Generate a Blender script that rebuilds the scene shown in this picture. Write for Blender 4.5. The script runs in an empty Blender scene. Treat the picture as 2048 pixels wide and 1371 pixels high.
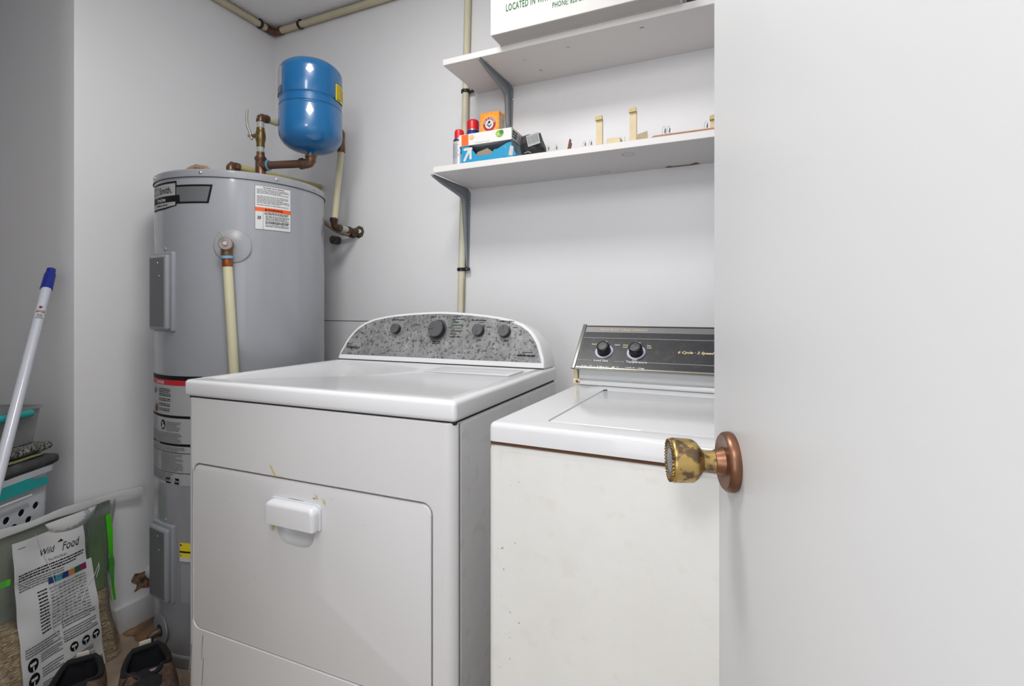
import bpy, bmesh, math, random
from math import pi, sin, cos, radians, tan, atan2, sqrt
from mathutils import Vector, Matrix
random.seed(7)
sc = bpy.context.scene
COL = sc.collection

# ------------------------------------------------------------------ camera
F_PX, HORIZON, YAW, CAM_H = 1012.3, 614.7, 24.28, 1.0921
cam = bpy.data.cameras.new('camera')
cam.sensor_width = 36.0
cam.lens = F_PX / 2048 * 36
cam.shift_y = -(685.5 - HORIZON) / 2048
cam.clip_start = 0.02
co = bpy.data.objects.new('camera', cam)
COL.objects.link(co)
co.location = (0, 0, CAM_H)
co.rotation_euler = (pi / 2, 0, radians(YAW))
sc.camera = co

# ------------------------------------------------------------------ light
w = bpy.data.worlds.new('world'); sc.world = w; w.use_nodes = True
w.node_tree.nodes['Background'].inputs[0].default_value = (0.93, 0.96, 1, 1)
w.node_tree.nodes['Background'].inputs[1].default_value = 1.8
def area_light(name, loc, target, size, size_y, power, col=(1, 1, 1)):
    l = bpy.data.lights.new(name, 'AREA'); l.shape = 'RECTANGLE'; l.size = size; l.size_y = size_y
    l.energy = power; l.color = col
    o = bpy.data.objects.new(name, l); COL.objects.link(o); o.location = loc
    o.rotation_euler = (Vector(target) - Vector(loc)).to_track_quat('-Z', 'Y').to_euler()
    return o
area_light('room_ceiling_light', (-.72, .60, 2.30), (-.72, .62, 0), 0.35, 0.35, 12.5, (1, 0.985, 0.96))
area_light('hall_ceiling_light', (-.25, -0.75, 2.15), (-0.9, 1.5, 1.2), 0.5, 0.4, 10, (1, 0.985, 0.96))
area_light('hall_fill_light', (-.45, -1.9, 1.05), (-0.5, 1.5, .9), 1.3, 1.5, 19, (0.93, 0.96, 1))  # unseen soft fill added behind the camera to brighten the lower room
sc.view_settings.view_transform = 'Standard'
sc.view_settings.look = 'None'
sc.view_settings.gamma = 1
sc.view_settings.exposure = 0.08
sc.view_settings.use_curve_mapping = False

# ------------------------------------------------------------------ materials
_m = {}
def srgb(c):
    return tuple(((x / 255) / 12.92 if x / 255 <= .04045 else ((x / 255 + .055) / 1.055) ** 2.4) for x in c) + (1,)
def mat(name, col, rough=0.5, metal=0.0, coat=0.0, var=0.0, vscale=8, bump=0.0, bscale=200, col2=None, spec=0.5, alpha=1, trans=0, sheen=0):
    if name in _m: return _m[name]
    m = bpy.data.materials.new(name); m.use_nodes = True; nt = m.node_tree
    b = nt.nodes['Principled BSDF']; c = srgb(col)
    b.inputs['Base Color'].default_value = c
    b.inputs['Roughness'].default_value = rough; b.inputs['Metallic'].default_value = metal
    b.inputs['Coat Weight'].default_value = coat; b.inputs['Specular IOR Level'].default_value = spec
    b.inputs['Alpha'].default_value = alpha; b.inputs['Transmission Weight'].default_value = trans
    tc = nt.nodes.new('ShaderNodeTexCoord')
    if var or col2:
        n = nt.nodes.new('ShaderNodeTexNoise'); n.inputs['Scale'].default_value = vscale; n.inputs['Detail'].default_value = 6
        nt.links.new(tc.outputs['Object'], n.inputs['Vector'])
        r = nt.nodes.new('ShaderNodeValToRGB'); nt.links.new(n.outputs['Fac'], r.inputs['Fac'])
        c2 = srgb(col2) if col2 else tuple(x * (1 - var) for x in c[:3]) + (1,)
        r.color_ramp.elements[0].position = .35; r.color_ramp.elements[1].position = .65
        r.color_ramp.elements[0].color = c2; r.color_ramp.elements[1].color = c
        nt.links.new(r.outputs['Color'], b.inputs['Base Color'])
    if bump:
        n2 = nt.nodes.new('ShaderNodeTexNoise'); n2.inputs['Scale'].default_value = bscale; n2.inputs['Detail'].default_value = 3
        nt.links.new(tc.outputs['Object'], n2.inputs['Vector'])
        bp = nt.nodes.new('ShaderNodeBump'); bp.inputs['Strength'].default_value = bump; bp.inputs['Distance'].default_value = .002
        nt.links.new(n2.outputs['Fac'], bp.inputs['Height']); nt.links.new(bp.outputs['Normal'], b.inputs['Normal'])
    _m[name] = m; return m
def film(name, col, haze=0.1, gloss=0.12, rough=0.08, bscale=14, bstr=.6, milk=(215, 218, 216)):
    """thin clear plastic: sees through, with a little milky haze and a fresnel shine"""
    if name in _m: return _m[name]
    m = bpy.data.materials.new(name); m.use_nodes = True; nt = m.node_tree; N = nt.nodes; L = nt.links
    for n in list(N): N.remove(n)
    out = N.new('ShaderNodeOutputMaterial'); tr = N.new('ShaderNodeBsdfTransparent'); df = N.new('ShaderNodeBsdfDiffuse'); gl = N.new('ShaderNodeBsdfGlossy')
    tr.inputs[0].default_value = srgb(col); df.inputs[0].default_value = srgb(milk); gl.inputs[0].default_value = (1, 1, 1, 1); gl.inputs['Roughness'].default_value = rough
    a = N.new('ShaderNodeMixShader'); a.inputs[0].default_value = haze; L.new(tr.outputs[0], a.inputs[1]); L.new(df.outputs[0], a.inputs[2])
    fr = N.new('ShaderNodeFresnel'); fr.inputs[0].default_value = 1.45
    ma = N.new('ShaderNodeMath'); ma.operation = 'MULTIPLY_ADD'; ma.inputs[1].default_value = .5; ma.inputs[2].default_value = gloss; L.new(fr.outputs[0], ma.inputs[0])
    b = N.new('ShaderNodeMixShader'); L.new(ma.outputs[0], b.inputs[0]); L.new(a.outputs[0], b.inputs[1]); L.new(gl.outputs[0], b.inputs[2])
    tc = N.new('ShaderNodeTexCoord'); no = N.new('ShaderNodeTexNoise'); no.inputs['Scale'].default_value = bscale; no.inputs['Detail'].default_value = 4; no.inputs['Distortion'].default_value = 1.2
    bp = N.new('ShaderNodeBump'); bp.inputs['Strength'].default_value = bstr; bp.inputs['Distance'].default_value = .02
    L.new(tc.outputs['Object'], no.inputs[0]); L.new(no.outputs['Fac'], bp.inputs['Height']); L.new(bp.outputs[0], gl.inputs['Normal']); L.new(bp.outputs[0], fr.inputs['Normal'])
    L.new(b.outputs[0], out.inputs[0]); _m[name] = m; return m
def speckled(name, base, dark, light, scale=40, rough=.45, metal=.0, amount=.5, thr=.58):
    """grimy surface: blotches plus small dark specks"""
    if name in _m: return _m[name]
    m = bpy.data.materials.new(name); m.use_nodes = True; nt = m.node_tree; N = nt.nodes; L = nt.links
    b = N['Principled BSDF']; b.inputs['Roughness'].default_value = rough; b.inputs['Metallic'].default_value = metal
    tc = N.new('ShaderNodeTexCoord')
    n1 = N.new('ShaderNodeTexNoise'); n1.inputs['Scale'].default_value = scale; n1.inputs['Detail'].default_value = 8; n1.inputs['Roughness'].default_value = .7
    n2 = N.new('ShaderNodeTexNoise'); n2.inputs['Scale'].default_value = scale * 5; n2.inputs['Detail'].default_value = 3
    L.new(tc.outputs['Object'], n1.inputs[0]); L.new(tc.outputs['Object'], n2.inputs[0])
    r1 = N.new('ShaderNodeValToRGB'); r1.color_ramp.elements[0].position = .3; r1.color_ramp.elements[1].position = .7
    r1.color_ramp.elements[0].color = srgb(base); r1.color_ramp.elements[1].color = srgb(light)
    r2 = N.new('ShaderNodeValToRGB'); r2.color_ramp.elements[0].position = thr; r2.color_ramp.elements[1].position = thr + .10
    r2.color_ramp.elements[0].color = (0, 0, 0, 1); r2.color_ramp.elements[1].color = (amount,) * 3 + (1,)
    mx = N.new('ShaderNodeMixRGB'); mx.inputs[2].default_value = srgb(dark)
    L.new(n1.outputs['Fac'], r1.inputs[0]); L.new(n2.outputs['Fac'], r2.inputs[0]); L.new(r2.outputs[0], mx.inputs[0]); L.new(r1.outputs[0], mx.inputs[1])
    L.new(mx.outputs[0], b.inputs['Base Color']); _m[name] = m; return m

WALL = mat('wall_paint', (226, 226, 228), rough=.42, bump=.12, bscale=60, var=.02, vscale=3)
CEIL = mat('ceiling_paint', (234, 234, 236), rough=.7, bump=.6, bscale=90)
DOORP = mat('door_paint', (222, 223, 224), rough=.4, bump=.08, bscale=50)
SHELFM = mat('shelf_melamine', (220, 218, 217), rough=.45)
ENAM = mat('dryer_enamel', (226, 227, 230), rough=.22, coat=.3)
ENAMF = mat('dryer_front_enamel', (214, 214, 215), rough=.32, coat=.15)
ENAMS = speckled('dryer_side_enamel', (222, 223, 226), (150, 130, 110), (232, 233, 236), 6, .35, amount=.12)
ENW = mat('washer_enamel', (214, 215, 217), rough=.22, coat=.3)
ENWF = speckled('washer_front_enamel', (210, 209, 205), (176, 165, 145), (216, 216, 213), 7, .35, amount=.1)
GASKET = mat('dark_gap', (38, 34, 32), rough=.8)
HEAT = mat('heater_grey_enamel', (150, 153, 159), rough=.22, coat=.4)
HEATB = mat('heater_cover_plastic', (140, 143, 149), rough=.4)
BLUE = mat('tank_blue_paint', (16, 98, 154), rough=.25, coat=.5)
COPPER = mat('aged_copper', (132, 98, 76), rough=.4, metal=.65, col2=(88, 68, 56), vscale=40)
BROWNIRON = mat('brown_iron_nipple', (104, 74, 60), rough=.55, metal=.4)
BRASS = mat('brass_valve', (150, 122, 70), rough=.4, metal=.8, col2=(98, 84, 60), vscale=50)
CPVC = mat('cream_cpvc', (206, 200, 168), rough=.45, var=.1, vscale=6)
CPVCY = mat('yellowed_cpvc', (196, 182, 120), rough=.45, var=.12, vscale=8)
PIPEB = mat('beige_pipe', (196, 186, 158), rough=.5, var=.12, vscale=5)
PEX = mat('greyed_pex', (160, 166, 158), rough=.4)
PEXB = mat('blue_pex_ring', (100, 160, 200), rough=.4)
STEEL = mat('bright_steel', (190, 190, 190), rough=.25, metal=.9)
BRK = mat('bracket_grey_paint', (134, 139, 144), rough=.45)
BLACKP = mat('black_plastic', (24, 24, 26), rough=.45)
INK = mat('black_ink', (22, 22, 24), rough=.6, spec=.2)
INKG = mat('grey_ink', (105, 106, 110), rough=.6)
INKL = mat('light_grey_ink', (150, 151, 155), rough=.6)
PAPER = mat('label_white', (206, 207, 208), rough=.5)
PAPERG = mat('label_silver', (165, 167, 168), rough=.45)
ORANGE = mat('orange_ink', (226, 92, 34), rough=.5)
RED = mat('red_ink', (186, 26, 40), rough=.5)
YEL = mat('yellow_ink', (232, 212, 36), rough=.5)
GREEN = mat('green_ink', (26, 104, 56), rough=.6)
TEAL = mat('teal_plastic', (46, 170, 168), rough=.4)
WPL = mat('white_plastic', (214, 217, 224), rough=.35)

# ------------------------------------------------------------------ object helpers
MW = {}
def thing(name, label, cat, loc=(0, 0, 0), rotz=0, group=None):
    o = bpy.data.objects.new(name, None); COL.objects.link(o); o.empty_display_size = .05
    o.location = loc; o.rotation_euler = (0, 0, rotz)
    o['label'] = label; o['category'] = cat
    if group: o['group'] = group
    MW[o.name] = Matrix.Translation(loc) @ Matrix.Rotation(rotz, 4, 'Z')
    return o
def tag(o, label, cat, group=None):
    o['label'] = label; o['category'] = cat
    if group: o['group'] = group
    return o
def smooth(me, ang=35):
    for p in me.polygons: p.use_smooth = True
    me.set_sharp_from_angle(angle=radians(ang))
def obj(name, bm, mats, parent=None, world=False, ang=35, label=None):
    """link a bmesh as one object; world=True: geometry is in world coordinates"""
    bmesh.ops.recalc_face_normals(bm, faces=bm.faces) if not getattr(bm, 'keepn', False) else None
    me = bpy.data.meshes.new(name)
    loc = Vector((0, 0, 0))
    if parent is not None and world:
        M = MW[parent.name].inverted() if parent.name in MW else Matrix.Translation(-parent_loc(parent))
        bmesh.ops.transform(bm, matrix=M, verts=bm.verts)
    if parent is None:
        xs = [v.co for v in bm.verts]
        lo = Vector([min(c[i] for c in xs) for i in range(3)]); hi = Vector([max(c[i] for c in xs) for i in range(3)])
        loc = Vector(((lo.x + hi.x) / 2, (lo.y + hi.y) / 2, lo.z))
        bmesh.ops.translate(bm, vec=-loc, verts=bm.verts)
    bm.to_mesh(me); bm.free()
    smooth(me, ang)
    if not isinstance(mats, (list, tuple)): mats = [mats]
    for m in mats: me.materials.append(m)
    o = bpy.data.objects.new(name, me); COL.objects.link(o)
    if parent is not None: o.parent = parent
    o.location = loc
    MW[o.name] = (MW[parent.name] if parent is not None else Matrix.Identity(4)) @ Matrix.Translation(loc)
    if label: o['label'] = label
    return o
def struct(name, bm, m, parent=None):
    o = obj(name, bm, m, parent)
    if parent is None: o['kind'] = 'structure'
    return o
def kind_of(o, k): o['kind'] = k; return o
def copy_thing(o, parent=None):
    c = o.copy(); COL.objects.link(c)
    if parent is not None: c.parent = parent
    for ch in [x for x in bpy.data.objects if x.parent == o]: copy_thing(ch, c)
    return c

def BM(): return bmesh.new()
def merge(dst, src, M=None, mi=None):
    if M is not None: bmesh.ops.transform(src, matrix=M, verts=src.verts)
    vm = {}
    for v in src.verts: vm[v] = dst.verts.new(v.co)
    for f in src.faces:
        try:
            nf = dst.faces.new([vm[v] for v in f.verts]); nf.material_index = f.material_index if mi is None else mi
        except ValueError: pass
    src.free(); return dst
def box(x0, y0, z0, x1, y1, z1, bev=0, seg=2, M=None, bm=None, mi=None, only=None):
    b = BM(); bmesh.ops.create_cube(b, size=1)
    bmesh.ops.scale(b, vec=(x1 - x0, y1 - y0, z1 - z0), verts=b.verts)
    bmesh.ops.translate(b, vec=((x0 + x1) / 2, (y0 + y1) / 2, (z0 + z1) / 2), verts=b.verts)
    if bev:
        ed = list(b.edges)
        if only == 'z': ed = [e for e in ed if abs(e.verts[0].co.z - e.verts[1].co.z) > 1e-5]
        elif only: ed = [e for e in ed if only(e)]
        bmesh.ops.bevel(b, geom=ed, offset=bev, segments=seg, affect='EDGES', profile=.5)
    d = bm or BM()
    return merge(d, b, M, mi)
def tube(pts, r, n=14, bm=None, mi=None, closed=False, caps=True):
    """sweep a circle of radius r (number or list) through the points"""
    P = [Vector(p) for p in pts]; rr = r if isinstance(r, (list, tuple)) else [r] * len(P)
    d = bm or BM(); rings = []; up = None
    for i, p in enumerate(P):
        if closed: t = (P[(i + 1) % len(P)] - P[i - 1])
        else: t = (P[min(i + 1, len(P) - 1)] - P[max(i - 1, 0)])
        t.normalize()
        if up is None:
            up = Vector((0, 0, 1)) if abs(t.z) < .9 else Vector((1, 0, 0))
        a = (up - t * up.dot(t)).normalized(); b = t.cross(a); up = a
        rings.append([d.verts.new(p + (a * cos(2 * pi * k / n) + b * sin(2 * pi * k / n)) * rr[i]) for k in range(n)])
    m = len(rings)
    for i in range(m if closed else m - 1):
        A, B = rings[i], rings[(i + 1) % m]
        for k in range(n):
            f = d.faces.new((A[k], A[(k + 1) % n], B[(k + 1) % n], B[k])); f.material_index = mi or 0
    if caps and not closed:
        f = d.faces.new(rings[0][::-1]); f.material_index = mi or 0
        f = d.faces.new(rings[-1]); f.material_index = mi or 0
    return d
def lathe(prof, n=32, M=None, bm=None, mi=None):
    """profile [(r, z)] turned about z"""
    b = BM(); rings = []
    for r, z in prof:
        if r < 1e-6: rings.append([b.verts.new((0, 0, z))])
        else: rings.append([b.verts.new((r * cos(2 * pi * k / n), r * sin(2 * pi * k / n), z)) for k in range(n)])
    for A, B in zip(rings, rings[1:]):
        for k in range(n):
            a0, a1 = A[k % len(A)], A[(k + 1) % n % len(A)] if len(A) > 1 else A[0]
            b0, b1 = B[k % len(B)], B[(k + 1) % n % len(B)] if len(B) > 1 else B[0]
            vs = []
            for v in (a0, a1, b1, b0):
                if v not in vs: vs.append(v)
            if len(vs) > 2: b.faces.new(vs)
    if len(rings[0]) > 1: b.faces.new(rings[0][::-1])
    if len(rings[-1]) > 1: b.faces.new(rings[-1])
    return merge(bm or BM(), b, M, mi)
def axisM(p, d):
    """matrix taking +z to direction d, origin to p"""
    return Matrix.Translation(p) @ Vector(d).to_track_quat('Z', 'Y').to_matrix().to_4x4()
def cyl(p0, p1, r, n=20, bm=None, mi=None, bev=0):
    p0 = Vector(p0); p1 = Vector(p1); h = (p1 - p0).length
    pr = [(r, 0), (r, h)] if not bev else [(r - bev, 0), (r, bev), (r, h - bev), (r - bev, h)]
    return lathe(pr, n, axisM(p0, p1 - p0), bm, mi)
def prism(poly, h0, h1, M=None, bm=None, mi=None, bev=0, seg=2):
    """2D polygon (x, y) raised from z=h0 to h1"""
    b = BM(); lo = [b.verts.new((x, y, h0)) for x, y in poly]; hi = [b.verts.new((x, y, h1)) for x, y in poly]
    b.faces.new(lo[::-1]); top = b.faces.new(hi); n = len(poly)
    for i in range(n): b.faces.new((lo[i], lo[(i + 1) % n], hi[(i + 1) % n], hi[i]))
    if bev: bmesh.ops.bevel(b, geom=list(top.edges), offset=bev, segments=seg, affect='EDGES', profile=.5)
    return merge(bm or BM(), b, M, mi)
def rrect(x0, y0, x1, y1, r, seg=6):
    r = r if isinstance(r, (list, tuple)) else [r] * 4
    out = []
    for (cx, cy, a0, q) in ((x1 - r[0], y0 + r[0], -90, r[0]), (x1 - r[1], y1 - r[1], 0, r[1]), (x0 + r[2], y1 - r[2], 90, r[2]), (x0 + r[3], y0 + r[3], 180, r[3])):
        for k in range(seg + 1):
            a = radians(a0 + 90 * k / seg); out.append((cx + q * cos(a), cy + q * sin(a)))
    return out
def pillow(x0, y0, x1, y1, r, h0, h1, rb, M, seg=7):
    """rounded-rectangle block with a quarter-round front edge"""
    b = BM(); R = []
    for k in range(-1, seg + 1):
        a = pi / 2 * max(k, 0) / seg; ins = rb * (1 - cos(a)); h = h0 if k < 0 else h1 - rb + rb * sin(a)
        R.append([b.verts.new((x, y, h)) for x, y in rrect(x0 + ins, y0 + ins * .25, x1 - ins, y1 - ins, [max(q - ins, .0012) for q in r], 8)])
    n = len(R[0]); b.faces.new(R[0][::-1]); b.faces.new(R[-1])
    for A, B in zip(R, R[1:]):
        for i in range(n): b.faces.new((A[i], A[(i + 1) % n], B[(i + 1) % n], B[i]))
    return merge(BM(), b, M)
def boolean(o, cutters, op='DIFFERENCE', ang=30):
    """cut bmesh cutters (in o's local space) from o"""
    tmp = []
    for c in cutters:
        me = bpy.data.meshes.new('cut'); bmesh.ops.recalc_face_normals(c, faces=c.faces); c.to_mesh(me); c.free()
        t = bpy.data.objects.new('cut', me); COL.objects.link(t); t.matrix_world = MW[o.name]; tmp.append(t)
        md = o.modifiers.new('b', 'BOOLEAN'); md.operation = op; md.object = t; md.solver = 'EXACT'
    bpy.context.view_layer.update()
    dg = bpy.context.evaluated_depsgraph_get()
    me = bpy.data.meshes.new_from_object(o.evaluated_get(dg)); o.modifiers.clear()
    o.data = me; smooth(me, ang)
    for t in tmp: bpy.data.objects.remove(t)
def bevel_mod(o, wdt, seg=2, ang=40):
    md = o.modifiers.new('bevel', 'BEVEL'); md.width = wdt; md.segments = seg; md.limit_method = 'ANGLE'; md.angle_limit = radians(ang); md.harden_normals = False

# ---- printed matter: flat items in a (u, v) frame, laid on a surface by a map function
def text2d(s, size, bold=0.0, xs=1.0, align='LEFT', shear=0.0, sp=1.0):
    cu = bpy.data.curves.new('t', 'FONT'); cu.body = s; cu.size = size; cu.offset = bold * size; cu.align_x = align; cu.shear = shear; cu.space_character = sp
    cu.resolution_u = 2
    o = bpy.data.objects.new('t', cu); COL.objects.link(o); bpy.context.view_layer.update()
    me = bpy.data.meshes.new_from_object(o.evaluated_get(bpy.context.evaluated_depsgraph_get()))
    vs = [(v.co.x * xs, v.co.y) for v in me.vertices]; fs = [tuple(p.vertices) for p in me.polygons]
    bpy.data.objects.remove(o); bpy.data.meshes.remove(me); bpy.data.curves.remove(cu)
    return vs, fs
class Print:
    def __init__(s, fn, gridu=None, lift=.0004): s.bm = BM(); s.fn = fn; s.mats = []; s.h = lift; s.step = lift; s.g = gridu
    def mi(s, m):
        if m not in s.mats: s.mats.append(m)
        return s.mats.index(m)
    def layer(s): s.h += s.step; return s
    def add(s, vs, fs, m):
        V = [s.bm.verts.new(s.fn(x, y, s.h)) for x, y in vs]; i = s.mi(m)
        for f in fs:
            try: q = s.bm.faces.new([V[k] for k in f]); q.material_index = i
            except ValueError: pass
    def rect(s, x0, y0, x1, y1, m, gv=None):
        n = max(1, int(abs(x1 - x0) / s.g + .999)) if s.g else 1
        k = max(1, int(abs(y1 - y0) / gv + .999)) if gv else 1
        vs = [(x0 + (x1 - x0) * i / n, y0 + (y1 - y0) * j / k) for j in range(k + 1) for i in range(n + 1)]
        fs = [(j * (n + 1) + i, j * (n + 1) + i + 1, (j + 1) * (n + 1) + i + 1, (j + 1) * (n + 1) + i) for j in range(k) for i in range(n)]
        s.add(vs, fs, m)
    def quad(s, a, b, c, d, m, n=12, k=3):
        a, b, c, d = (Vector(q) for q in (a, b, c, d)); vs = []
        for j in range(k + 1):
            for i in range(n + 1): vs.append(tuple(a.lerp(b, i / n).lerp(d.lerp(c, i / n), j / k)))
        s.add(vs, [(j * (n + 1) + i, j * (n + 1) + i + 1, (j + 1) * (n + 1) + i + 1, (j + 1) * (n + 1) + i) for j in range(k) for i in range(n)], m)
    def poly(s, pts, m): s.add(pts, [tuple(range(len(pts)))], m)
    def disc(s, x, y, rx, m, ry=None, n=20): ry = ry or rx; s.poly([(x + rx * cos(2 * pi * k / n), y + ry * sin(2 * pi * k / n)) for k in range(n)], m)
    def ring(s, x, y, r0, r1, m, n=28, a0=0, a1=360):
        full = a1 - a0 >= 360; vs = []; fs = []
        for k in range(n + 1):
            a = radians(a0 + (a1 - a0) * k / n); vs += [(x + r0 * cos(a), y + r0 * sin(a)), (x + r1 * cos(a), y + r1 * sin(a))]
            if k: fs.append((2 * k - 2, 2 * k - 1, 2 * k + 1, 2 * k))
        s.add(vs, fs, m)
    def text(s, t, x, y, size, m, rot=0, **k):
        vs, fs = text2d(t, size, **k); c, q = cos(rot), sin(rot)
        s.add([(x + a * c - b * q, y + a * q + b * c) for a, b in vs], fs, m)
    def greek(s, x0, y1, x1, lines, lh, m, wt=.45, ragged=.3, rnd=random):
        """small print too fine to read: rows of word-long strokes"""
        for i in range(lines):
            x = x0; y = y1 - i * lh; end = x1 - (x1 - x0) * (rnd.random() * ragged if i % 3 == 2 else rnd.random() * .05)
            while x < end:
                wl = min(end - x, lh * rnd.uniform(.8, 3.2))
                if wl < lh * .3: break
                s.rect(x, y - lh * wt, x + wl, y, m); x += wl + lh * .35
    def done(s, name, parent, world=False, label=None):
        return obj(name, s.bm, s.mats, parent, world, label=label)
def planemap(O, U, V):
    O, U, V = Vector(O), Vector(U), Vector(V); N = U.cross(V).normalized()
    return lambda x, y, h: O + U * x + V * y + N * h

# ------------------------------------------------------------------ the room
YB, XL, CZ = 1.636, -1.908, 2.335       # back wall, left wall, ceiling
NY = 0.8836                             # niche wall
struct('floor', box(-3.0, -2.6, -.05, 1.9, YB + .1, 0), mat('floor_vinyl', (176, 158, 138), rough=.4, col2=(130, 112, 96), vscale=6, bump=.4, bscale=18))
struct('ceiling', box(-3.0, -2.6, CZ, 1.9, YB + .1, CZ + .05), CEIL)
wb = struct('wall_back', box(XL - .1, YB, 0, .62, YB + .1, CZ), WALL)
sm = obj('panel_seam', box(XL, YB - .0006, 1.0355, -.95, YB + .002, 1.0385), mat('seam_shadow_gap', (96, 94, 92), rough=.8), wb, world=True)
struct('wall_left', box(XL - .1, NY, 0, XL, YB, CZ, bev=.004, seg=2, only=lambda e: all(abs(v.co.y - NY) < 1e-4 and abs(v.co.x - XL) < 1e-4 for v in e.verts)), WALL)
struct('wall_niche', box(-2.9, NY, 0, XL - .1, NY + .1, CZ), WALL)
struct('wall_niche_end', box(-2.95, -.2, 0, -2.85, NY + .05, CZ), WALL)
struct('wall_right', box(.55, -.1, 0, .65, YB + .05, CZ), WALL)
struct('wall_front_left', box(-2.9, -.2, 0, -.66, -.1, CZ), WALL)
struct('wall_front_right', box(.25, -.2, 0, .65, -.1, CZ), WALL)
struct('wall_hall', box(-3.0, -2.7, 0, 1.9, -2.6, CZ), WALL)
struct('baseboard_left', box(XL, NY + .002, 0, XL + .014, YB, .0825, bev=.005, seg=2, only=lambda e: all(v.co.z > .08 and v.co.x > XL + .01 for v in e.verts)), mat('baseboard_paint', (205, 205, 207), rough=.35))

# flat patch painted dark for the hole in broken plaster round the waste pipe
t = thing('waste_pipe', 'white pipe elbow in a ragged hole low in the wall beside the water heater', 'pipe', (XL, 1.12, .165))
hole = [(.050 * cos(a) * (1 + .22 * sin(3 * a + 1) + .12 * sin(7 * a)),   .040 * sin(a) * (1 + .2 * cos(2 * a) + .15 * sin(5 * a + 2))) for a in [2 * pi * k / 36 for k in range(36)]]
obj('hole_patch', prism(hole, 0, .0015, M=Matrix(((0, 0, 1, XL + .0003), (1, 0, 0, 1.098), (0, 1, 0, .140), (0, 0, 0, 1)))), mat('dark_hole_plaster', (60, 44, 34), rough=.9, col2=(150, 120, 96), vscale=60), t, world=True)
obj('pipe_end', tube([(XL + .003, 1.118, .158), (XL + .012, 1.118, .160), (XL + .026, 1.124, .166), (XL + .034, 1.140, .172), (XL + .036, 1.160, .176)], .028, 20), WPL, t, world=True)

# ceiling pipes in the two corners under the ceiling
def clampring(c, axis, r, parent, ear):
    c = Vector(c); a = Vector(axis).normalized()
    bm = tube([c + (axisM((0, 0, 0), a) @ Vector((cos(q), sin(q), 0))) * (r + .002) for q in [2 * pi * k / 24 for k in range(24)]], .0028, 6, closed=True)
    e = Vector(ear)
    # widen the ring into a strap
    for k in (-1, 1):
        tube([c + a * .0035 * k + (axisM((0, 0, 0), a) @ Vector((cos(q), sin(q), 0))) * (r + .002) for q in [2 * pi * j / 24 for j in range(24)]], .0026, 6, bm=bm, closed=True)
    p = c + e * (r + .009); s = .006
    box(p.x - s - abs(e.x) * .006, p.y - s, p.z - s - abs(e.z) * .006, p.x + s + abs(e.x) * .006, p.y + s, p.z + s + abs(e.z) * .006, bev=.002, bm=bm)
    cl = obj('clamp', bm, BLACKP, parent, world=True)
    q = c + e * (r + .012) + Vector((0, -.007, 0))
    obj('screw', lathe([(.0, 0), (.0028, 0), (.0028, .002), (0, .0028)], 10, axisM(q, (0, -1, 0))), STEEL, cl, world=True)
PR = .0135; PZ = 2.314; PX = XL + .018; PY = YB - .018
t = thing('ceiling_pipe', 'beige pipe clipped along the ceiling edge of the back wall, elbowed at the corner', 'pipe', (PX + .3, PY, PZ))
obj('pipe', tube([(PX + .03, PY, PZ), (-.2, PY + .002, PZ + .002)], PR), PIPEB, t, world=True)
clampring((-1.735, PY, PZ), (1, 0, 0), PR, t, (0, 0, 1))
obj('elbow', tube([(PX, PY - .045, PZ), (PX, PY - .012, PZ), (PX + .004, PY - .003, PZ), (PX + .014, PY, PZ), (PX + .045, PY, PZ)], .0165), COPPER, t, world=True, label='brown corner elbow')
t = thing('ceiling_pipe', 'beige pipe clipped along the ceiling edge of the left wall, running towards the viewer', 'pipe', (PX, .9, PZ))
obj('pipe', tube([(PX, PY - .04, PZ), (PX, .92, PZ + .003)], PR), PIPEB, t, world=True)
clampring((PX, 1.545, PZ), (0, 1, 0), PR, t, (0, 0, 1))
# vertical pipe down the back wall behind the shelves
t = thing('wall_pipe', 'cream pipe clipped upright to the back wall behind both shelf ends', 'pipe', (-.935, YB - .018, .6))
vp = lambda z: (-.937 + .026 * (z - 1.1) , YB - .0165, z)
obj('pipe', tube([vp(.55), vp(1.5), vp(2.30)], .0125), mat('cream_wall_pipe', (214, 211, 192), rough=.5, col2=(204, 198, 168), vscale=5), t, world=True)
clampring(vp(1.232), (0, 0, 1), .0125, t, (1, 0, 0))
clampring(vp(1.882), (0, 0, 1), .0125, t, (1, 0, 0))
obj('edge_drip', tube([Vector(vp(.9 + .05 * k)) + Vector((.0125, -.004, 0)) for k in range(7)], [.0012, .002, .001, .0018, .0012, .002, .001], 6), mat('glue_drip', (150, 140, 110), rough=.6), t, world=True)

# ------------------------------------------------------------------ shelves and brackets
def shelf(x0, z, d, x1, label, knots):
    bm = box(x0, YB - d, z, x1, YB - .0005, z + .0195, bev=.0012, seg=1)
    o = obj('shelf', bm, SHELFM); tag(o, label, 'shelf')
    return o
s1 = shelf(-.877, 1.8735, .2367, .50, 'upper white wall shelf carrying the white carton', 0)
s2 = shelf(-.905, 1.5265, .2501, .50, 'lower white wall shelf holding spray cans, small boxes and loose clips', 0)
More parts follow.
